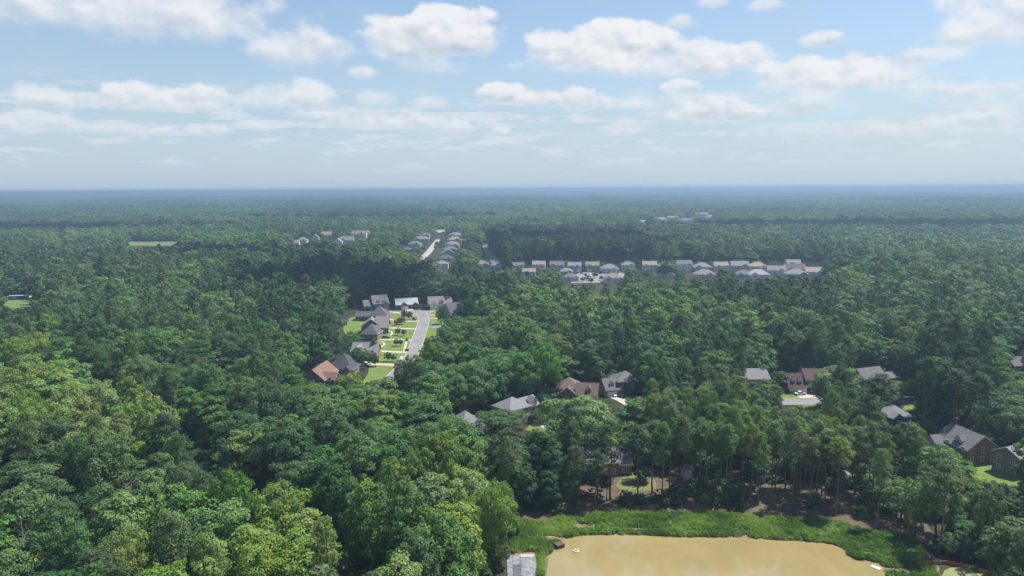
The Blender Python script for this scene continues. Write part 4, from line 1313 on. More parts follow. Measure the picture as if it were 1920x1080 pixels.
def car(px, py, yaw, kind, paint, label):
    if kind not in CARM:
        b, g, r, ty, ri, la = car_parts(kind)
        CARM[kind] = (b, r, g.mesh('cabin_glass', GLASS), ty.mesh('tyre', TIRE), ri.mesh('rim', CHROME), la.mesh('headlight', LENS), la.mesh('taillight', REDLENS))
    b, r, g, ty, ri, hl, tl = CARM[kind]
    m = mat('paint_' + '_'.join(str(int(c * 100)) for c in paint), paint, .25, .5, .02)
    p = gp(px, py)
    root = thing('parked_car', label, 'car', (p[0], p[1], .12), yaw, 'cars parked by the houses')
    b.build('body', m, root); r.build('roof_panel', m, root); link('cabin_glass', g, root)
    for sx in (-1.4, 1.4):
        for sy in (-.82, .82):
            w = link('wheel', ty, root, (sx, sy, .33)); link('rim', ri, w)
    for sy in (-.62, .62):
        link('headlight', hl, root, (2.24, sy, .68)); link('taillight', tl, root, (-2.31, sy, .74))


car(1149, 742.5, -1.1, 'sedan', (.62, .63, .65), 'white car before the left of two garage doors')
car(1164, 744.5, -1.0, 'suv', (.05, .055, .06), 'dark car parked right of a white car on the drive')
car(1012, 787, -.4, 'suv', (.66, .67, .68), 'white car beside the brick house with white bay window')
car(723.5, 635, .1, 'suv', (.10, .105, .115), 'dark grey car on the drive below the pyramid roof house')
car(688, 686, -.6, 'suv', (.72, .72, .72), 'white car under the round tree next to the slate roof house')
car(811, 580.5, -1.3, 'sedan', (.72, .72, .72), 'white car before the white gabled house at the cul-de-sac')
car(1200 - 3, 511.5, .2, 'suv', (.6, .6, .6), 'pale car beside the skylight house near the court')
car(1083, 513, 1.2, 'suv', (.04, .04, .05), 'black car in front of the blue grey house at the court')
car(1104, 520, .2, 'suv', (.05, .05, .06), 'dark car in the middle of the paved court')
car(1108, 524.5, .1, 'sedan', (.06, .06, .07), 'dark car lower in the paved court')
car(1281, 512, .2, 'suv', (.05, .05, .07), 'dark car before the tall white house')
car(1501, 740.5, .2, 'sedan', (.7, .7, .7), 'white car at the corner of the wide garage')

# ------------------------------------------------------------------ small things by the pond and in the yards
# concrete ramp in six slabs
r0p = [gp(a, b) for a, b in ((952, 1090), (950, 1042), (1005, 1042), (1008, 1090))]
ramp = thing('concrete_ramp', 'cracked grey concrete ramp with pale end strip at the pond corner', 'ramp', r0p[0], 0)
GREYC = mat('weathered_concrete', (.20, .21, .22), .9, .2, .25, 1.2, bump=.3, col2=(.14, .15, .165), scale2=.5); DARKC = mat('dark_patch', (.09, .10, .125), .9, .2, .3, 2.0); PALEC = mat('pale_strip', (.34, .34, .34), .9, .2, .15, 2.0)
A0, A1, B1, B0 = [np.array(q[:2]) - r0p[0][:2] for q in r0p]
def slab(u0, u1, v0, v1, m, h):
    P = lambda u, v: A0 * (1 - u) * (1 - v) + B0 * u * (1 - v) + A1 * (1 - u) * v + B1 * u * v
    q = [P(u0, v0), P(u1, v0), P(u1, v1), P(u0, v1)]
    mb = MB(); mb.add([(*p, -.1) for p in q] + [(*p, h) for p in q], [(4, 5, 6, 7), (0, 1, 5, 4), (1, 2, 6, 5), (2, 3, 7, 6), (3, 0, 4, 7)])
    return mb.build('slab', m, ramp)
slab(0, .19, 0, 1, GREYC, .20); slab(.2, .46, 0, .58, DARKC, .17); slab(.2, .46, .595, 1, GREYC, .21); slab(.47, .995, 0, .9, GREYC, .22); slab(.47, .93, .91, 1.03, PALEC, .24)

WOOD = mat('wet_dark_wood', (.10, .085, .07), .8, .2, .3, 2)
p = gp(1049, 1026)
k = thing('drain_box', 'dark timber drain box at the left pond bank', 'drain box', p, .5)
mb = MB(); mb.box(-1.0, -.8, -.3, 1.0, -.65, .9); mb.box(-1.0, .65, -.3, 1.0, .8, .9); mb.box(-1.0, -.648, -.3, -.85, .648, .9); mb.box(.85, -.648, -.3, 1.0, .648, .9); mb.build('side_board', WOOD, k)
for i in range(4):
    mb = MB(); mb.box(-1.1 + i * .56, -.9, .905, -.6 + i * .56, .9, .98); mb.build('plank', WOOD, k)
p = gp(1080, 1034)
k = thing('fountain_float', 'small white floating fountain ring on the brown pond', 'fountain', (p[0], p[1], .07), 0)
mb = MB(); mb.tube([(.55 * math.cos(a), .55 * math.sin(a), .1) for a in np.linspace(0, 6.2832, 15)], [.16] * 15, 8, cap=False); mb.build('ring', TRIM, k, True)
mb = MB(); mb.tube([(0, 0, 0), (0, 0, .35)], [.25, .18], 10); mb.build('nozzle', DOORD, k)
p = gp(1642, 1065)
k = thing('floating_board', 'white rectangular board lying at the right pond edge', 'board', (p[0], p[1], .07), -.9)
mb = MB(); mb.box(-1.0, -.5, 0, 1.0, .5, .12); mb.build('panel', TRIM, k)
mb = MB(); mb.box(-1.0, -.56, .02, 1.0, -.502, .16); mb.box(-1.0, .502, .02, 1.0, .56, .16); mb.build('rim', TRIM, k)

# silt fence with a white sign
fp = [gp(a, b) for a, b in ((1733, 1061), (1742, 1058), (1756, 1057), (1776, 1058), (1800, 1062), (1826, 1069), (1852, 1077), (1880, 1088), (1915, 1102))]
k = thing('silt_fence', 'orange silt fence curving behind the pale grass corner', 'fence', fp[0], 0)
ORG = mat('orange_mesh', (.52, .16, .09), .8, .2, .2, 1.5)
for i in range(len(fp) - 1):
    a, b = fp[i][:2] - fp[0][:2], fp[i + 1][:2] - fp[0][:2]
    d = b - a; nn = np.array([-d[1], d[0]]) / np.linalg.norm(d) * .03
    a2, b2 = a + d * .01, b - d * .01
    mb = MB(); q = [a2 - nn, b2 - nn, b2 + nn, a2 + nn]
    mb.add([(*p_, 0) for p_ in q] + [(*p_, .85) for p_ in q], [(4, 5, 6, 7), (0, 1, 5, 4), (1, 2, 6, 5), (2, 3, 7, 6), (3, 0, 4, 7)])
    mb.build('panel', ORG, k)
for q in fp:
    mb = MB(); a = q[:2] - fp[0][:2]; mb.box(a[0] - .05, a[1] - .1, -.2, a[0] + .05, a[1] - .04, 1.15); mb.build('stake', WALLM['timber'], k)
p = gp(1757, 1057)
k = thing('fence_sign', 'white sign board fixed on the orange silt fence', 'sign', (p[0], p[1] - .25, 0), 0)
mb = MB(); mb.box(-.75, -.04, .25, .75, 0, 1.05); mb.build('board', mat('sign_white', (.55, .57, .6), .6, .3, .03), k)
mb = MB(); mb.box(-.62, .002, -.2, -.54, .06, 1.0); mb.box(.54, .002, -.2, .62, .06, 1.0); mb.build('post', WALLM['timber'], k)
for i in range(3):
    mb = MB(); mb.box(-.55, -.05, .45 + i * .18, .55 - .2 * (i == 0), -.042, .53 + i * .18); mb.build('print_line', SHUT, k)

# bench, chair and posts in the pond yard
p = gp(1174, 905)
k = thing('park_bench', 'timber bench on the dry lawn by the brick house', 'bench', (p[0], p[1], .1), .1)
BW = mat('bench_wood', (.42, .36, .28), .85, .2, .15, 2)
for i in range(3):
    mb = MB(); mb.box(-1.3, -.3 + i * .2, .44, 1.3, -.14 + i * .2, .5); mb.build('seat_slat', BW, k)
for i in range(3):
    mb = MB(); mb.box(-1.3, .31, .56 + i * .17, 1.3, .36, .69 + i * .17); mb.build('back_slat', BW, k)
for sx in (-1.2, 1.2):
    for yy, h in ((-.26, .62), (.24, 1.05)):
        mb = MB(); mb.box(sx - .06, yy - .05, 0, sx + .06, yy + .05, h if h > .7 else .438); mb.build('leg', BW, k)
p = gp(1181, 945)
k = thing('garden_chair', 'white garden chair among the shrubs above the reeds', 'chair', (p[0], p[1], .05), .4)
mb = MB(); mb.box(-.4, -.4, .42, .4, .4, .5); mb.build('seat', TRIM, k)
mb = MB(); mb.add([(-.4, .38, .505), (.4, .38, .505), (.4, .44, .505), (-.4, .44, .505), (-.4, .6, 1.2), (.4, .6, 1.2), (.4, .66, 1.2), (-.4, .66, 1.2)], [(0, 3, 2, 1), (4, 5, 6, 7), (0, 1, 5, 4), (1, 2, 6, 5), (2, 3, 7, 6), (3, 0, 4, 7)]); mb.build('backrest', TRIM, k)
for sx in (-.34, .34):
    for sy in (-.34, .34):
        mb = MB(); mb.box(sx - .05, sy - .05, 0, sx + .05, sy + .05, .418); mb.build('leg', TRIM, k)
for i, (a, b) in enumerate(((1187, 927), (1192, 928), (1196, 927), (1200, 928), (1205, 926))):
    p = gp(a, b); mb = MB(); mb.tube([(0, 0, -.2), (0, 0, 1.5)], [.07, .06], 6); mb.box(-.09, -.09, 1.502, .09, .09, 1.56)
    o = mb.build('garden_post', WALLM['timber']); o.location = (p[0], p[1], .05); tag(o, ['leftmost', 'second from left', 'middle', 'fourth from left', 'rightmost'][i] + ' slim timber post in the row below the dry lawn', 'post', 'posts below the dry lawn')
# mail boxes
for a, b, lab in ((762, 641, 'mail box between two drives halfway along the street'), (776.5, 604, 'mail box by the red leaved tree kerb'), (755, 682, 'mail box at the lower drive of the street')):
    p = gp(a, b); k = thing('mail_box', lab, 'mail box', (p[0], p[1], .05), 0, 'mail boxes along the street')
    mb = MB(); mb.box(-.08, -.08, -.1, .08, .08, 1.1); mb.build('post', WALLM['timber'], k)
    mb = MB(); mb.tube([(0, -.35, 1.28), (0, .35, 1.28)], [.2, .2], 8); mb.build('box', SHUT, k)
# pool beside the low wing
pl = [(1690.5, 716.5), (1692, 712), (1700, 712), (1701, 716.5)]
k = thing('swimming_pool', 'small turquoise swimming pool behind the low wing', 'pool', gp(1695, 714), 0)
c0 = gp(1695, 714)
mb = MB(); q = [gp(*u) - c0 for u in pl]; mb.add([(*v[:2], .16) for v in q], [(0, 3, 2, 1)] if False else [(0, 1, 2, 3)]); PW = mat('pool_water', (.10, .50, .55), .1, .5, .06); mb.build('water_surface', PW, k)
mb = MB(); mb.tube([(*v[:2], .18) for v in q + q[:1]], [.3] * 5, 6, cap=False); mb.build('coping', CONCRETE, k)
# ------------------------------------------------------------------ trees
def in_poly(px, py, poly):
    poly = np.asarray(poly, float); c = np.zeros(np.shape(px), bool)
    x0, y0 = poly[-1]
    for x1, y1 in poly:
        k = ((y1 > py) != (y0 > py)) & (px < (x0 - x1) * (py - y1) / (y0 - y1 + 1e-12) + x1)
        c ^= k; x0, y0 = x1, y1
    return c


# (outline in the photograph of the crown tops, share of pines, tone, spread of tone, height factor, radius factor)
REGIONS = [
    ([(0, 640), (1000, 640), (1000, 1080), (0, 1080)], .16, .50, .15, 1.0, 1.0),
    ([(430, 720), (620, 690), (760, 760), (900, 780), (880, 870), (640, 880), (470, 860), (420, 780)], .08, .46, .10, 1.0, 1.1),
    ([(610, 690), (740, 680), (780, 740), (700, 790), (600, 760)], .02, .70, .08, .9, 1.0),
    ([(640, 820), (960, 840), (960, 1080), (640, 1080)], .06, .52, .12, 1.0, 1.05),
    ([(740, 870), (860, 850), (930, 960), (880, 1020), (760, 960)], .02, .74, .08, 1.0, 1.05),
    ([(845, 875), (960, 880), (960, 960), (860, 940)], .0, .92, .06, .95, 1.0),
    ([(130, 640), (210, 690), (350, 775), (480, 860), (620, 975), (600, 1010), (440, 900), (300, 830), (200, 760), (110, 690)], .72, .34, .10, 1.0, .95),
    ([(-80, 690), (60, 640), (170, 665), (260, 735), (320, 800), (240, 840), (110, 790), (-80, 780)], .04, .88, .07, 1.0, 1.0),
    ([(200, 860), (360, 840), (480, 900), (640, 930), (660, 1160), (150, 1160), (230, 980)], .06, .84, .08, 1.0, 1.1),
    ([(280, 840), (420, 880), (400, 1000), (300, 960)], .6, .36, .08, 1.0, 1.0),
    ([(-80, 850), (180, 870), (210, 1160), (-80, 1160)], .15, .42, .16, .95, 1.1),
    ([(330, 640), (560, 600), (600, 660), (560, 740), (420, 740)], .25, .42, .12, 1.0, 1.0),
    ([(60, 560), (330, 560), (560, 620), (520, 660), (260, 620), (100, 620)], .25, .48, .16, 1.0, 1.0),
    ([(450, 470), (700, 470), (740, 520), (650, 560), (640, 640), (560, 650), (470, 560), (350, 540)], .3, .3, .10, 1.05, 1.0),  # darker leaf tone here partly paints in a cloud's shadow
    ([(700, 500), (960, 500), (960, 560), (860, 570), (700, 550)], .5, .22, .08, 1.0, 1.0),
    ([(905, 425), (1210, 425), (1240, 480), (1180, 500), (930, 500)], .9, .16, .06, 1.2, 1.3),  # dark pines, their low tone also standing in for cloud shadow
    ([(1200, 425), (1600, 420), (1620, 490), (1240, 488)], .35, .34, .14, 1.0, 1.0),
    ([(1480, 540), (1600, 500), (1920, 470), (1990, 600), (1700, 640), (1480, 610)], .15, .46, .12, 1.05, 1.0),
    ([(1020, 540), (1480, 545), (1480, 600), (1100, 600)], .06, .60, .12, .95, 1.0),
    ([(790, 590), (1060, 570), (1100, 680), (1040, 730), (760, 760), (740, 690)], .08, .55, .12, 1.0, 1.05),
    ([(1060, 600), (1480, 600), (1700, 640), (1720, 690), (1200, 690), (1060, 660)], .25, .38, .12, 1.0, 1.0),
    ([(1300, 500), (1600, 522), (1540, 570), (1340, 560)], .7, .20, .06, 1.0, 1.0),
    ([(1200, 690), (1460, 690), (1440, 760), (1200, 760)], .5, .36, .08, 1.0, .9),
    ([(1180, 735), (1420, 715), (1560, 765), (1700, 830), (1690, 900), (1180, 900)], .97, .74, .10, .88, 1.0),
    ([(985, 770), (1180, 770), (1180, 960), (985, 960)], .35, .40, .14, .95, .95),
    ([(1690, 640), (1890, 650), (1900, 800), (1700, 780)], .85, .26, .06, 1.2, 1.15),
    ([(1840, 620), (1990, 640), (1990, 780), (1850, 760)], .1, .55, .10, .95, 1.0),
    ([(1660, 830), (1830, 820), (1840, 940), (1680, 960)], .05, .66, .10, .75, .9),
    ([(1680, 900), (1990, 860), (1990, 1160), (1700, 1080)], .55, .46, .12, .95, 1.0),
]


def sample(ymin, ymax, sp):
    ys = np.arange(ymin, ymax, sp * .9)
    X = []; Y = []
    for j, y in enumerate(ys):
        half = .80 * y + 45
        x = np.arange(-half, half, sp) + (j % 2) * sp / 2
        X.append(x); Y.append(np.full(len(x), y))
    X = np.concatenate(X); Y = np.concatenate(Y)
    return X + RNG.normal(0, sp * .26, len(X)), Y + RNG.normal(0, sp * .26, len(X))


def attributes(X, Y, far=False):
    n = len(X)
    Z = terrain(X, Y)
    pine_p = np.clip(np.where(np.hypot(X, Y) > 420, .2, .3) + .55 * vnoise(X, Y, 330, 11) + .25 * vnoise(X, Y, 120, 12), 0, .95)
    tone = .46 + .18 * vnoise(X, Y, 420, 13) + .13 * vnoise(X, Y, 90, 14)
    hm = np.ones(n); rm = np.ones(n); sd = np.full(n, .15)
    u, v, dp = proj(X, Y, Z + 19)
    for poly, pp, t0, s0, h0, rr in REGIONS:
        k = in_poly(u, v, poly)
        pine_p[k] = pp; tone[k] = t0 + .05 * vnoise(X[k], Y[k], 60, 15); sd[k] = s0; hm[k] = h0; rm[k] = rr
    pine = RNG.random(n) < pine_p
    tone = np.clip(tone + RNG.normal(0, 1, n) * sd, 0, 1)
    lf = 1 + .10 * vnoise(X, Y, 140, 16)
    H = np.where(pine, RNG.normal(24, 2.0, n), RNG.normal(20.5, 3.1, n)) * hm * lf
    R = np.where(pine, RNG.normal(3.7, .5, n), RNG.normal(5.7, 1.0, n) + 1.2 * sstep(170, 300, np.hypot(X, Y))) * rm
    return Z, pine, tone, np.clip(H, 9, 36), np.clip(R, 2.2, 9.5)


PAVED = [np.array([gp(a, b)[:2] for a, b in q]) for q in (COURT, [(768, 503), (800, 470), (815, 446), (828, 446), (812, 468), (784, 503)], [(923, 452), (895, 466), (912, 482), (925, 503), (945, 503), (934, 480), (915, 467)])]


def allowed(X, Y, Z, H, R, pine, shrink=.86, gap=True, clear=True):
    ok = np.ones(len(X), bool)
    for poly in (CLEAR if clear else PAVED):
        lo, hi = poly.min(0) - 5, poly.max(0) + 5
        k = ok & (X > lo[0]) & (X < hi[0]) & (Y > lo[1]) & (Y < hi[1])
        i = np.nonzero(k)[0]
        if len(i):
            for ox, oy in ((0, 0), (2.2, 0), (-2.2, 0), (0, 2.2), (0, -2.2)):
                ok[i] &= ~in_poly(X[i] + ox, Y[i] + oy, poly)
    F_ = np.array(FOOT)
    for fx, fy, fr in F_:
        ok &= (X - fx) ** 2 + (Y - fy) ** 2 > (fr + .25 * R) ** 2
    D = np.hypot(X, Y)
    u, vt, dp = proj(X, Y, Z + H)
    _, vb, _ = proj(X, Y, Z + H * np.where(pine, np.where((u > 1150) & (u < 1700) & (D < 290), .5, .06), .16))
    rp = R * F / dp * shrink
    for x0, y0, x1, y1, d in SEEN:
        ok &= ~((D < d - 2) & (u + rp > x0) & (u - rp < x1) & (vb > y0) & (vt < y1))
    # the shaded strip that runs down through the near wood
    a, b = np.array([-178., 292.]), np.array([-28., 122.])
    t = np.clip(((X - a[0]) * (b - a)[0] + (Y - a[1]) * (b - a)[1]) / ((b - a) @ (b - a)), 0, 1)
    nx_, ny_ = -(b - a)[1], (b - a)[0]; ln = math.hypot(nx_, ny_)
    s = ((X - a[0]) * nx_ + (Y - a[1]) * ny_) / ln
    if gap:
        ok &= ~((t > 0) & (t < 1) & (np.abs(s - 7) < 9))
    return ok


def thin(X, Y, sep):
    """drop trees that stand closer than the mean of their spacings (grid search)"""
    cell = 10.0; grid = {}; keep = np.zeros(len(X), bool)
    for i in range(len(X)):
        cx, cyy = int(X[i] // cell), int(Y[i] // cell); good = True
        for a in (-1, 0, 1):
            for b in (-1, 0, 1):
                for j in grid.get((cx + a, cyy + b), ()):
                    if (X[i] - X[j]) ** 2 + (Y[i] - Y[j]) ** 2 < (.5 * (sep[i] + sep[j])) ** 2:
                        good = False; break
                if not good: break
            if not good: break
        if good:
            keep[i] = True; grid.setdefault((cx, cyy), []).append(i)
    return keep


# single trees that stand out: crown top pixel, crown width in pixels, height, species, tone, label
HERO = [
    (1092, 742, 128, 21, 'broad', .80, 'big bright green tree before the brown roofed house'),
    (950, 797, 68, 19, 'broad', .16, 'tall dark oval tree in front of the pale hipped roof house'),
    (936, 770, 80, 8, 'broad', .42, 'low round olive tree hiding the corner of the pale hipped roof house'),
    (1022, 800, 70, 19, 'broad', .22, 'dull grey green tree left of the big bright green tree'),
    (1146, 792, 74, 22, 'pine', .24, 'dark pine before the red brick pond house'),
    (1026, 758, 34, 15, 'pine', .40, 'slim pine standing by the white car of the pale roof house'),
    (1200, 745, 90, 15, 'broad', .58, 'pale leafy tree below the drive with two cars'),
    (1566, 685, 84, 18, 'broad', .70, 'big bright broadleaf tree beside the maroon roofed house'),
    (1654, 702, 66, 23, 'pine', .22, 'broad dark pine before the dusky gable house'),
    (1692, 716, 46, 7, 'broad', .72, 'pale drooping tree by the turquoise pool'),
    (1462, 694, 34, 9, 'broad', .40, 'small round tree between the plain grey gable and the maroon roof'),
    (1855, 628, 76, 20, 'broad', .55, 'rounded olive tree crowning the clump of big dark pines'),
    (1780, 850, 100, 13, 'broad', .66, 'spreading light green tree hiding the long charcoal roof corner'),
    (1740, 838, 60, 11, 'broad', .86, 'yellow green bushy tree under the small beige gable'),
    (1715, 812, 44, 9, 'broad', .30, 'dull small tree left of the big brick house'),
    (1250, 488, 36, 17, 'broad', .18, 'rounded dark tree rising among the houses of the long row'),
    (674, 650, 32, 11, 'broad', .38, 'round leafy tree in front of the cross gabled house'),
    (701, 636, 15, 10, 'pine', .34, 'slim dark conifer at the corner of the cross gabled house'),
    (590, 646, 30, 12, 'broad', .26, 'rounded tree in the shade behind the red brown roof'),
    (827, 573, 20, 12, 'broad', .22, 'dark tree on the lawn in front of the white gabled house'),
    (872, 558, 34, 15, 'broad', .2, 'dark tree hiding the roof right of the cul-de-sac'),
    (1078, 690, 40, 7.5, 'broad', .30, 'dark rounded tree behind the brown roofed house'),
    (1362, 506, 13, 8, 'broad', .1, 'small dark cone tree before the tan gabled house'),
    (520, 905, 108, 21, 'broad', .82, 'bright rounded tree beside the shaded strip of the near wood'),
    (566, 948, 116, 22, 'broad', .86, 'bright tree with ragged branches at the edge of the dark gap'),
    (470, 985, 140, 22, 'broad', .88, 'wide pale green tree below the ragged bright tree'),
    (330, 905, 130, 22, 'broad', .80, 'large pale green tree in the near wood left of the dark gap'),
    (110, 700, 110, 22, 'broad', .93, 'yellow green feathery tree high in the near left wood'),
    (880, 880, 110, 20, 'broad', .93, 'yellow green tree at the wood edge next to the grey gabled roof'),
    (800, 885, 120, 22, 'broad', .66, 'large mid green tree left of the yellow green edge tree'),
]
HERO += [
    (750, 672, 24, 13, 'broad', .5, 'small rounded tree covering the road bend before the lowest lawn'),
    (813, 626, 40, 17, 'broad', .52, 'green tree over the grass strip on the right street side'),
    (783, 664, 44, 19, 'broad', .62, 'light green tree covering the lower bend of the street'),
    (764, 664, 24, 15, 'broad', .48, 'slim tree at the street edge beside the last drive'),
    (752, 690, 30, 13, 'broad', .58, 'small tree at the road end under the last lawn'),
    (822, 640, 58, 20, 'broad', .58, 'full green tree at the right street edge'),
    (852, 604, 58, 19, 'broad', .50, 'tall green tree above the right street edge'),
    (846, 782, 120, 21, 'broad', .56, 'big olive tree left of the small grey hipped roof'),
    (884, 812, 56, 15, 'broad', .50, 'green tree between the two hidden grey roofs'),
    (876, 838, 66, 17, 'broad', .60, 'green tree left of the hidden grey gable'),
    (1086, 860, 62, 10, 'broad', .15, 'dark low tree hiding the left half of the red brick pond house'),
    (1122, 878, 46, 8, 'broad', .22, 'dark bushy tree at the front of the red brick pond house'),
    (1138, 892, 28, 7, 'pine', .18, 'small dark pine standing above the reeds'),
    (1226, 790, 50, 21, 'pine', .5, 'pine standing right behind the dry lawn'),
    (1000, 812, 70, 17, 'broad', .14, 'dark tree at the left end of the pond wood'),
    (978, 862, 56, 14, 'broad', .20, 'low dark tree at the pond corner below the dark oval tree'),
    (1040, 838, 62, 15, 'broad', .24, 'grey green tree left of the red brick pond house'),
    (1078, 838, 44, 16, 'pine', .30, 'thin pine directly left of the red brick pond house'),
    (1118, 846, 40, 16, 'pine', .26, 'sparse pine in front of the red brick pond house'),
    (1200, 800, 56, 21, 'pine', .42, 'pine at the right corner of the dry lawn'),
    (1030, 880, 46, 11, 'broad', .16, 'dark low tree before the pond wood at left'),
    (1066, 890, 40, 9, 'broad', .30, 'small bush like tree left of the sandy opening'),
    (842, 598, 26, 11, 'broad', .30, 'small dark tree on the right street lawn'),
    (896, 590, 64, 20, 'broad', .55, 'broad green tree behind the right street edge trees'),
    (800, 636, 12, 5, 'broad', .12, 'small dark bush at the right side of the road'),
]
# garden trees and bushes: foot pixel, height, radius, tone, kind, label
YARDT = [
    (759, 599, 6.5, 2.2, .22, 'broad', 'left one of the two dark trees at the cul-de-sac mouth'),
    (768, 600, 6.0, 1.9, .25, 'broad', 'right one of the two dark trees at the cul-de-sac mouth'),
    (746, 609, 4.0, 2.4, .35, 'red', 'low reddish bush left part of the dark red clump'), (754, 608, 5.2, 2.2, .6, 'red', 'dark red leaved tree on the third lawn'),
    (746, 629, 4.6, 1.7, .25, 'broad', 'left rounded tree of the pair on the fourth lawn'), (757, 630, 4.2, 1.6, .28, 'broad', 'right rounded tree of the pair on the fourth lawn'),
    (743, 649, 4.2, 1.5, .25, 'broad', 'left rounded tree of the pair on the fifth lawn'), (751, 649, 4.0, 1.2, .28, 'broad', 'right slender tree of the pair on the fifth lawn'),
    (727, 678, 5.0, 1.9, .22, 'broad', 'left dark tree of the pair on the sixth lawn'), (738, 678, 4.0, 1.5, .24, 'broad', 'right dark tree of the pair on the sixth lawn'),
    (704, 687, 6.0, 2.0, .45, 'broad', 'thin young tree in a dark mulch bed by the lowest drive'),
    (776, 601, 2.4, 1.1, .2, 'broad', 'small dark bush at the street side above the red tree'),
    (763, 639, 1.6, 1.2, .1, 'broad', 'dark low bush round the mail box'), (763, 658, 1.2, 1.3, .1, 'broad', 'dark low bush at the drive end on the fifth lawn'),
    (770, 577, 3.6, 1.8, .2, 'broad', 'round bush at the white garage of the ranch house'), (784, 580, 3.2, 1.5, .2, 'broad', 'small bush beside the cul-de-sac top'),
    (800, 581, 4.4, 3.0, .08, 'broad', 'broad dark hedge bush between the ranch and the white gabled house'), (791, 577, 2.6, 2.2, .3, 'broad', 'pale low bush right of the ranch house'),
    (716, 629, 3.6, 1.4, .5, 'broad', 'olive bush at the corner of the pyramid roof house'), (682, 602, 3.6, 1.2, .45, 'broad', 'small tree in the green back yard'),
    (730, 612, 4.4, 1.0, .1, 'broad', 'dark upright bush at the weathered brown roof'),
    (690, 590, 6.5, 2.2, .2, 'broad', 'dark tree before the low side wing'),
    (1092, 528, 4.2, 2.4, .3, 'broad', 'leafy tree at the near left edge of the paved court'), (1128, 526, 4.8, 2.6, .35, 'broad', 'leafy tree at the near right edge of the paved court'), (1108, 531, 5.0, 2.6, .25, 'broad', 'rounded tree at the near middle edge of the paved court'), (1090, 514, 2.6, 1.5, .2, 'broad', 'low bush at the upper left of the paved court'), (1126, 514, 3.2, 2.2, .3, 'broad', 'low bush at the upper right of the paved court'),
    (1098, 519, 3.6, 1.8, .15, 'broad', 'small tree in the middle of the paved court'), (1100, 526, 3.4, 2.2, .15, 'broad', 'small tree at the lower part of the paved court'),
    (1116, 521, 6.2, 3.0, .15, 'broad', 'rounded tree on the right of the paved court'), (974, 518, 8, 2.4, .1, 'broad', 'dark cone tree left of the cream house'),
    (989, 524, 8.5, 2.2, .08, 'broad', 'dark cone tree before the cream house'),
    (1480, 737, 1.8, 1.6, .1, 'broad', 'low dark shrub left of the wide garage'), (1520, 738, 2.0, 1.9, .12, 'pink', 'rusty low shrub right of the wide garage'), (1526, 738, 1.8, 1.8, .1, 'broad', 'low dark shrub before the beige wall'),
    (1175, 740, 1.8, 1.4, .4, 'broad', 'rounded shrub at the charcoal roof house door'), (1186, 741, 1.4, 1.3, .3, 'broad', 'low shrub right of the rounded door shrub'),
    (990, 789, 1.6, 1.3, .3, 'broad', 'low shrub under the white bay window'), (985, 791, 1.4, 1.2, .2, 'broad', 'dark low shrub left of the white bay window'),
    (1911, 695, 4.4, 3.4, .6, 'pink', 'pink flowering crape myrtle at the right edge'), (916, 813, 3.0, 1.8, .5, 'pink', 'reddish shrub below the pale grey roof corner'),
    (918, 806, 2.6, 1.6, .95, 'broad', 'yellow shrub below the pale grey roof corner'),
    (1206, 905, 5, 2.4, .2, 'broad', 'dark shrub at the back of the dry lawn'),
]
random.seed(3)
for i in range(46):
    px_ = random.uniform(1000, 1720); py_ = random.choice([random.uniform(935, 966), random.uniform(905, 960)])
    if px_ < 1240 and py_ < 938 or (1395 < px_ < 1470 and py_ > 935) or (1120 < px_ < 1170 and py_ > 920): continue
    YARDT.append((px_, py_, random.uniform(1.6, 4.2), random.uniform(1.3, 2.6), random.choice([.12, .2, .35, .5, .62]), 'under', None))
for a, b, h in ((1180, 941, 2.8), (1168, 944, 2.4), (1195, 942, 2.2), (1205, 944, 2.6), (1300, 925, 4), (1272, 922, 3.8), (1388, 935, 4.5), (1352, 940, 6), (1369, 945, 5)):
    YARDT.append((a, b, h, h * .55, random.choice([.2, .3, .55]), 'under', None))
random.seed(7)

_un = sorted([i for i, q in enumerate(YARDT) if q[6] is None], key=lambda i: YARDT[i][0])
_by = {}
for i in _un:
    q = YARDT[i]
    side = 'left of the pond shed' if q[0] < 1270 else 'right of the pond shed' if q[0] < 1560 else 'near the sandy path'
    ds = ('pale ' if q[4] > .45 else 'dark ') + ('high ' if q[2] > 2.9 else 'low ')
    _by.setdefault((ds, side), []).append(i)
ORD0 = 'leftmost second third fourth fifth sixth seventh eighth ninth tenth eleventh twelfth thirteenth'.split()
for (ds, side), mem in _by.items():
    for j, i in enumerate(mem):
        lab = (ds + 'understorey shrub ' + side) if len(mem) == 1 else ORD0[j] + (' of the ' if j == 0 else ' from left of ') + ds + 'understorey shrubs ' + side
        YARDT[i] = YARDT[i][:6] + ('~' + lab,)
SHRUBS = []
for i in range(4):
    H, R = 2.0, 1.3
    C, N, S, lv, P = broad_crown(140 + i, H, R, 16, 60, .26, .05)
    SHRUBS.append((leaf_mesh('crown', C, N, S, .8, LEAF, lv), H, R))
REDT = []
for m in (REDLEAF, PINKLEAF):
    C, N, S, lv, P = broad_crown(150, 5, 2.2, 26, 70, .34, .15); REDT.append((leaf_mesh('crown', C, N, S, .8, m, lv), trunk_mb('broad', 9, 5, P, .12).mesh('trunk', BARK), 5, 2.2))
SMALL = []
for i in range(3):
    C, N, S, lv, P = broad_crown(160 + i, 5, 2.0, 24, 70, .34, .22); SMALL.append((leaf_mesh('crown', C, N, S, .8, LEAF, lv), trunk_mb('broad', 12 + i, 5, P, .12).mesh('trunk', BARK), 5, 2.0))


def plant_tree(form_, loc, H, R, tone, rot, name, label, cat, group=None):
    cme, tme, h0, q0 = form_
    root = thing(name, label, cat, loc, rot, group)
    s = (R / q0, R / q0, H / h0)
    if tme is not None:
        t_ = link('trunk', tme, root); t_.scale = (max(.7, R / q0), max(.7, R / q0), H / h0)
    c_ = link('crown', cme, root); c_.scale = s; c_['tone'] = float(tone)
    return root


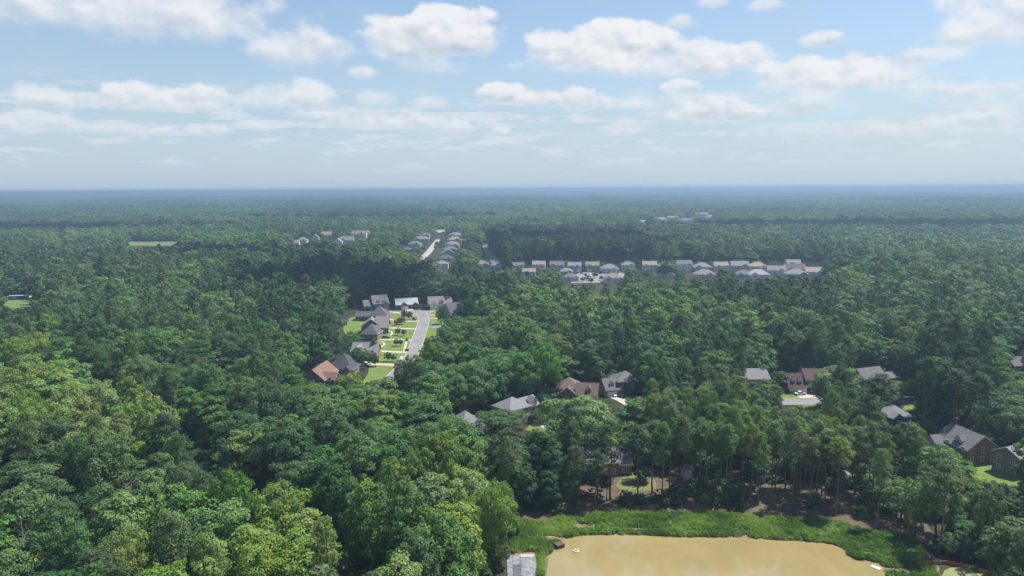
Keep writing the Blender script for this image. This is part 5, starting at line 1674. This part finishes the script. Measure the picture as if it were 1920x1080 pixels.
placed = []
for (px, py, wpx, H, kind, tone, lab) in HERO:
    d = ray(px, py)
    zt = H
    t_ = (zt - CAM_H) / d[2]; x, y = d[0] * t_, d[1] * t_
    R = max(1.2, wpx / 2 * (t_ * float(d @ fwd)) / F)
    fm = FORMS[kind][len(placed) % len(FORMS[kind])]
    plant_tree(fm, (x, y, 0), H, R, tone, random.uniform(0, 6.28), 'pine_tree' if kind == 'pine' else 'broadleaf_tree', lab, 'tree')
    placed.append((x, y, R))
for (px, py, H, R, tone, kind, lab) in YARDT:
    p = gp(px, py); rot = random.uniform(0, 6.28)
    if kind in ('red', 'pink'):
        plant_tree(REDT[kind == 'pink'], p, H, R, tone, rot, 'garden_tree', lab, 'tree')
    elif H < 3 or kind == 'under':
        f = random.choice(SHRUBS)
        if lab[0] == '~':
            plant_tree((f[0], None, f[1], f[2]), p, H, R, tone, rot, 'shrub', lab[1:], 'shrub', 'understorey shrubs above the reeds')
        else:
            plant_tree((f[0], None, f[1], f[2]), p, H, R, tone, rot, 'shrub', lab, 'shrub')
    else:
        plant_tree(random.choice(SMALL), p, H, R, tone, rot, 'garden_tree', lab, 'tree')

# two dead trees with bare pale limbs
for (px, py, H, lab) in ((38, 968, 19, 'bare pale dead tree at the bottom left corner'), (236, 868, 18, 'thin bare dead tree among the near left crowns')):
    d = ray(px, py); t_ = (H - CAM_H) / d[2]; x, y = d[0] * t_, d[1] * t_
    r = np.random.default_rng(px)
    q = unit(r.normal(size=(26, 3)) * np.array([1, 1, .6])); q[:, 2] = np.abs(q[:, 2])
    P = np.array([0, 0, H * .55]) + q * np.array([3.2, 3.2, H * .45]) * r.uniform(.5, 1, (26, 1))
    root = thing('dead_tree', lab, 'tree', (x, y, 0), 0)
    trunk_mb('broad', px, H, P, .3, 26).build('trunk', mat('dead_wood', (.34, .32, .29), .9, .1, .2, 2), root)
    mb = MB()
    for c_ in P:
        for _ in range(3):
            e_ = c_ + r.normal(0, .8, 3) + np.array([0, 0, .5]); mb.tube([c_, e_], [.05, .015], 4, cap=False)
    mb.build('twigs', MATS['dead_wood'], root)
    placed.append((x, y, 3.5))

# the closed forest
X, Y = sample(60, 430, 4.6)
xa, ya = sample(170, 300, 2.9)
ua, va, _ = proj(xa, ya, 0 * xa)
k = in_poly(ua, va, [(1175, 800), (1500, 790), (1700, 860), (1740, 925), (1690, 962), (1600, 957), (1500, 949), (1400, 945), (1240, 945), (1060, 948), (1050, 925), (1150, 918)])
ub, vb_, _ = proj(X, Y, 0 * X)
k2 = in_poly(ub, vb_, [(1175, 800), (1500, 790), (1700, 860), (1740, 925), (1690, 962), (1600, 957), (1500, 949), (1400, 945), (1240, 945), (1060, 948), (1050, 925), (1150, 918)])
stand = np.concatenate([np.zeros((~k2).sum(), bool), np.ones(k.sum(), bool)])
X = np.concatenate([X[~k2], xa[k]]); Y = np.concatenate([Y[~k2], ya[k]])
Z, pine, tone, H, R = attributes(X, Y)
low = stand & (RNG.random(len(X)) < .13)
ua, va, _ = proj(X, Y, Z)
low &= va < 925
pine = np.where(stand, ~low, pine); H = np.where(low, RNG.uniform(5, 10, len(X)), H); R = np.where(low, RNG.uniform(2.4, 3.6, len(X)), R); tone = np.where(low, .25, tone)
H = np.where(stand & ~low, RNG.normal(22, 1.8, len(X)), H); R = np.where(stand & ~low, RNG.normal(2.95, .45, len(X)), R)
ok = allowed(X, Y, Z, H, R, pine)
for hx, hy, hr in placed:
    ok &= (X - hx) ** 2 + (Y - hy) ** 2 > (hr * .75 + R * .6) ** 2
X, Y, Z, pine, tone, H, R, stand = [a[ok] for a in (X, Y, Z, pine, tone, H, R, stand)]
order = RNG.permutation(len(X)); X, Y, Z, pine, tone, H, R, stand = [a[order] for a in (X, Y, Z, pine, tone, H, R, stand)]
k = thin(X, Y, np.where(stand, 3.4, np.where(pine, R * 1.35, R * 1.33)))
near = [a[k] for a in (X, Y, Z, pine, tone, H, R)]
X, Y = sample(430, 1900, 10.2)
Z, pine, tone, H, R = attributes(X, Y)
R *= np.where(pine, 1.25, RNG.uniform(.9, 1.3, len(R))); H *= np.where(pine, 1, RNG.uniform(.8, 1.15, len(R))); tone = np.clip(tone + .06, 0, 1)
ok = allowed(X, Y, Z, H, R, pine, .7)
# small openings and old field edges that break the canopy up
ok &= ~((vnoise(X, Y, 170, 21) > 1.18) & (np.hypot(X, Y) > 620))
mid = [a[ok] for a in (X, Y, Z, pine, tone, H, R)]

X, Y, Z, pine, tone, H, R = near
u, v, dp = proj(X, Y, Z + H * .7)
size = R * F / dp
inview = (u + size > 0) & (u - size < 1920) & (v < 1120) & (proj(X, Y, Z + H)[1] < 1080)


def where(u, v, dist):
    if u > 1180 and v > 735 and u < 1700 and v < 910:
        return 'in the stand along the pond'
    if u > 1690 and v > 830:
        return 'in the clump right of the pond'
    if u > 1690:
        return 'between the pool and right edge'
    if u > 980 and v > 740:
        return 'around the pond side brick house'
    if u > 1200:
        return 'behind the middle houses'
    if u > 780 and v < 740:
        return 'between street and middle houses'
    if v < 690 and u > 300:
        return 'left of the street houses'
    if u > 640:
        return 'in the wood before the pond'
    if u - 150 > (v - 640) * 1.32:
        return 'beyond the dark gap'
    if v > 870:
        return 'in the near bottom left wood'
    return 'on the slope before the gap'


ORD = 'leftmost second third fourth fifth sixth seventh eighth ninth tenth eleventh twelfth thirteenth fourteenth fifteenth sixteenth seventeenth eighteenth nineteenth twentieth'.split()
TENS = {20: 'twenty', 30: 'thirty', 40: 'forty', 50: 'fifty', 60: 'sixty'}


def ordinal(i):
    if i < 20:
        return ORD[i]
    n_ = i + 1
    return TENS.get(n_ // 10 * 10, 'sixty') + ('ieth' if n_ % 10 == 0 else '-' + ('first' if n_ % 10 == 1 else ORD[n_ % 10 - 1]))


left_over = np.ones(len(X), bool)
for kind in ('broad', 'pine'):
    idx = np.nonzero(inview & (pine == (kind == 'pine')))[0]
    idx = idx[np.argsort(-size[idx])][:268 if kind == 'pine' else 225]
    desc = {}
    hm_, rm_ = np.median(H[idx]), np.median(R[idx])
    for i in idx:
        left_over[i] = False
        tw = 'yellow green' if tone[i] > .78 else 'light green' if tone[i] > .6 else 'mid green' if tone[i] > .42 else 'deep green' if tone[i] > .25 else 'very dark'
        sz = 'tall' if H[i] > hm_ * 1.09 else 'low' if H[i] < hm_ * .91 else 'wide' if R[i] > rm_ * 1.12 else 'narrow' if R[i] < rm_ * .88 else ''
        desc.setdefault(((sz + ' ' + tw).strip(), where(u[i], v[i], dp[i])), []).append(i)
    for (ds, w_), members in desc.items():
        members.sort(key=lambda i: u[i])
        for j, i in enumerate(members):
            noun = 'pine' if kind == 'pine' else 'broadleaf tree'
            if len(members) == 1:
                lab = ds + ' ' + noun + ' ' + w_
            else:
                lab = (ordinal(j) + (' of the ' if j == 0 else ' from left of ')) + ds + ' ' + noun + 's ' + w_
            fm = FORMS[kind][int(RNG.integers(len(FORMS[kind])))]
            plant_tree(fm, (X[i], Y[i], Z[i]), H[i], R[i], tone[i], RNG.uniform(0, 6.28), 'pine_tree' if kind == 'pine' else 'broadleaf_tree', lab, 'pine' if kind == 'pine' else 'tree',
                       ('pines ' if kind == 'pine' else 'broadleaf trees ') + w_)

rest = [a[left_over] for a in near]
# low growth under and between the tall trees
xu, yu = sample(60, 420, 5.6)
n_ = len(xu); zu = terrain(xu, yu); pu = np.zeros(n_, bool)
hu = RNG.uniform(3.5, 7.5, n_); ru = RNG.uniform(2.2, 3.6, n_); tu = np.clip(RNG.normal(.3, .14, n_), 0, 1)
ku = allowed(xu, yu, zu, hu, ru, pu, .9, False)
uu, vv, _ = proj(xu, yu, zu)
ku &= ~in_poly(uu, vv, [(1010, 870), (1240, 870), (1420, 905), (1600, 905), (1760, 960), (1760, 1030), (1010, 1000)])
rest = [np.concatenate([a, b[ku]]) for a, b in zip(rest, (xu, yu, zu, pu, tu, hu, ru))]
# young trees and bushes in the yards of the far estates
xu, yu = sample(620, 1500, 7.0)
uu, vv, _ = proj(xu, yu, terrain(xu, yu))
ku = ((vv > 496) & (vv < 536) & (uu > 950) & (uu < 1570)) | ((vv > 438) & (vv < 506) & (uu > 740) & (uu < 945)) | ((vv > 435) & (vv < 465) & (uu > 540) & (uu < 720))
ku &= RNG.random(len(xu)) < .62
xu, yu = xu[ku], yu[ku]
n_ = len(xu); zu = terrain(xu, yu); pu = RNG.random(n_) < .2
hu = RNG.uniform(4, 9, n_); ru = RNG.uniform(2.0, 3.8, n_); tu = np.clip(RNG.normal(.36, .16, n_), 0, 1)
ku = allowed(xu, yu, zu, hu, ru, pu, .8, False, False)
mid = [np.concatenate([a, b[ku]]) for a, b in zip(mid, (xu, yu, zu, pu, tu, hu, ru))]
X, Y, Z, pine, tone, H, R = [np.concatenate([a, b]) for a, b in zip(rest, mid)]
D = np.hypot(X, Y)
idx = np.zeros(len(X), int); h0 = np.ones(len(X)); 
for isp, key, hh, rr in ((False, 'broad', 21, 5.5), (True, 'pine', 23, 3.9)):
    for farq in (False, True):
        k = (pine == isp) & ((D > 900) == farq)
        opts = np.array(FIDX[key + ('_far' if farq else '')])
        idx[k] = opts[RNG.integers(len(opts), size=k.sum())]
SX = R / np.where(pine, np.where(D > 900, 5.2, 3.9), 7.0); SZ = H / np.where(pine, 23, 21)
scl = np.stack([SX, SX, SZ], 1)
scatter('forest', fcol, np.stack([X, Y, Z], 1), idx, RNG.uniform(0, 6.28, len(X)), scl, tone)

sp = 44.0
ys = []; xs_ = []
y = 1900.0; j = 0
while y < 17000:
    s = sp * (1 + max(0, y - 5000) / 9000)
    half = .80 * y + 60
    x = np.arange(-half, half, s) + (j % 2) * s / 2
    xs_.append(x); ys.append(np.full(len(x), y)); y += s * .8; j += 1
X = np.concatenate(xs_); Y = np.concatenate(ys)
X += RNG.normal(0, 8, len(X)); Y += RNG.normal(0, 8, len(X))
Z = terrain(X, Y)
D = np.hypot(X, Y)
keep = ~((vnoise(X, Y, 520, 31) + .5 * vnoise(X, Y, 190, 32) > 1.0) & (D > 2500))
u, vt, dp = proj(X, Y, Z + 16)
for x0, y0, x1, y1, d in SEEN:
    if d > 1500:
        keep &= ~((np.abs(D - d) < 55) & (u + 22 * F / dp > x0) & (u - 22 * F / dp < x1)) & ~((D < d) & (D > d - 260) & (u + 25 * F / dp > x0) & (u - 25 * F / dp < x1) & (vt < y1))
X, Y, Z, D = X[keep], Y[keep], Z[keep], D[keep]
pp = vnoise(X, Y, 900, 33)
opts = np.array(FIDX['patch'])
idx = np.where(pp > .35, opts[4], opts[RNG.integers(4, size=len(X))])
tone = np.clip(.42 + .22 * vnoise(X, Y, 1100, 34) + .16 * vnoise(X, Y, 300, 35) + RNG.normal(0, .08, len(X)), 0, 1)
s = np.clip(D / 9000, 1, 2.0) ** .9
scatter('distant_forest', fcol, np.stack([X, Y, Z], 1), idx, RNG.integers(4, size=len(X)) * 1.5708 + RNG.normal(0, .2, len(X)),
        np.stack([s, s, RNG.uniform(.8, 1.15, len(X)) + .12 * vnoise(X, Y, 400, 36)], 1), tone)

# ------------------------------------------------------------------ reeds round the pond
rcol = bpy.data.collections.new('reed_forms')
for i in range(4):
    n = 70; r = np.random.default_rng(300 + i)
    a = r.uniform(0, 6.28, n); rad = .75 * np.sqrt(r.random(n)); hgt = r.uniform(.7, 1.35, n)
    C = np.stack([rad * np.cos(a), rad * np.sin(a), hgt * .48], 1)
    lean = np.stack([np.cos(a) * .22, np.sin(a) * .22, np.ones(n)], 1) + r.normal(0, .14, (n, 3))
    N = np.stack([np.cos(a + r.normal(0, 1, n)), np.sin(a + r.normal(0, 1, n)), np.full(n, .9)], 1)
    me = leaf_mesh('tuft', C, unit(N), hgt, .11, REED, r.normal(0, .06, n), up=unit(lean))
    o = bpy.data.objects.new('reed_form_%02d' % i, me); rcol.objects.link(o)
for i in range(2):
    C, N, S, lv, P = broad_crown(170 + i, 1.2, .85, 9, 26, .2, .05)
    o = bpy.data.objects.new('reed_form_%02d' % (4 + i), leaf_mesh('tuft', C, N, S, .7, REED, lv - .12)); rcol.objects.link(o)
BANK = [(955, 1050), (962, 1010), (985, 988), (1050, 972), (1120, 966), (1300, 962), (1480, 968), (1560, 976), (1620, 992), (1690, 1004), (1716, 1020), (1735, 1040), (1730, 1060), (1760, 1080), (1800, 1140), (1700, 1300), (1690, 1200),
        (1672, 1090), (1660, 1062), (1640, 1053), (1602, 1049), (1588, 1040), (1582, 1026), (1558, 1018), (1500, 1013), (1380, 1006), (1290, 1006), (1200, 1002), (1130, 1001), (1084, 1003), (1056, 1010), (1037, 1025), (1024, 1050), (1012, 1085), (1006, 1040)]
poly = np.array([gp(a, b)[:2] for a, b in BANK])
lo, hi = poly.min(0), poly.max(0)
n = 26000
X = RNG.uniform(lo[0], hi[0], n); Y = RNG.uniform(lo[1], hi[1], n)
k = in_poly(X, Y, poly); X, Y = X[k], Y[k]
u, v, dp = proj(X, Y, np.zeros(len(X)))
g = vnoise(X, Y, 14, 41) + .6 * vnoise(X, Y, 5, 42)
edge = np.full(len(X), 99.)
pp_ = np.array([gp(a, b)[:2] for a, b in POND])
for i in range(len(pp_) - 1):
    a_, d_ = pp_[i], pp_[i + 1] - pp_[i]
    t_ = np.clip(((X - a_[0]) * d_[0] + (Y - a_[1]) * d_[1]) / (d_ @ d_), 0, 1)
    edge = np.minimum(edge, np.hypot(X - a_[0] - t_ * d_[0], Y - a_[1] - t_ * d_[1]))
k = (g > -.8) & ~((u < 1010) & (v > 1034)) & (edge > .5 + .7 * np.clip(vnoise(X, Y, 7, 44) + .5 * vnoise(X, Y, 2.5, 45), -.6, 2)); X, Y, g, u = X[k], Y[k], g[k], u[k]
hs = .78 * np.clip(1.0 + .42 * g + RNG.normal(0, .32, len(X)), .3, 2.4)
scatter('reeds', rcol, np.stack([X, Y, np.full(len(X), .03)], 1), np.where(RNG.random(len(X)) < .10 + .14 * (vnoise(X, Y, 18, 46) > .5), RNG.integers(4, 6, size=len(X)), RNG.integers(4, size=len(X))), RNG.uniform(0, 6.28, len(X)),
        np.stack([np.ones(len(X)) * 1.05, np.ones(len(X)) * 1.05, hs], 1), np.clip(.56 + .3 * vnoise(X, Y, 22, 43) + RNG.normal(0, .1, len(X)), 0, 1))
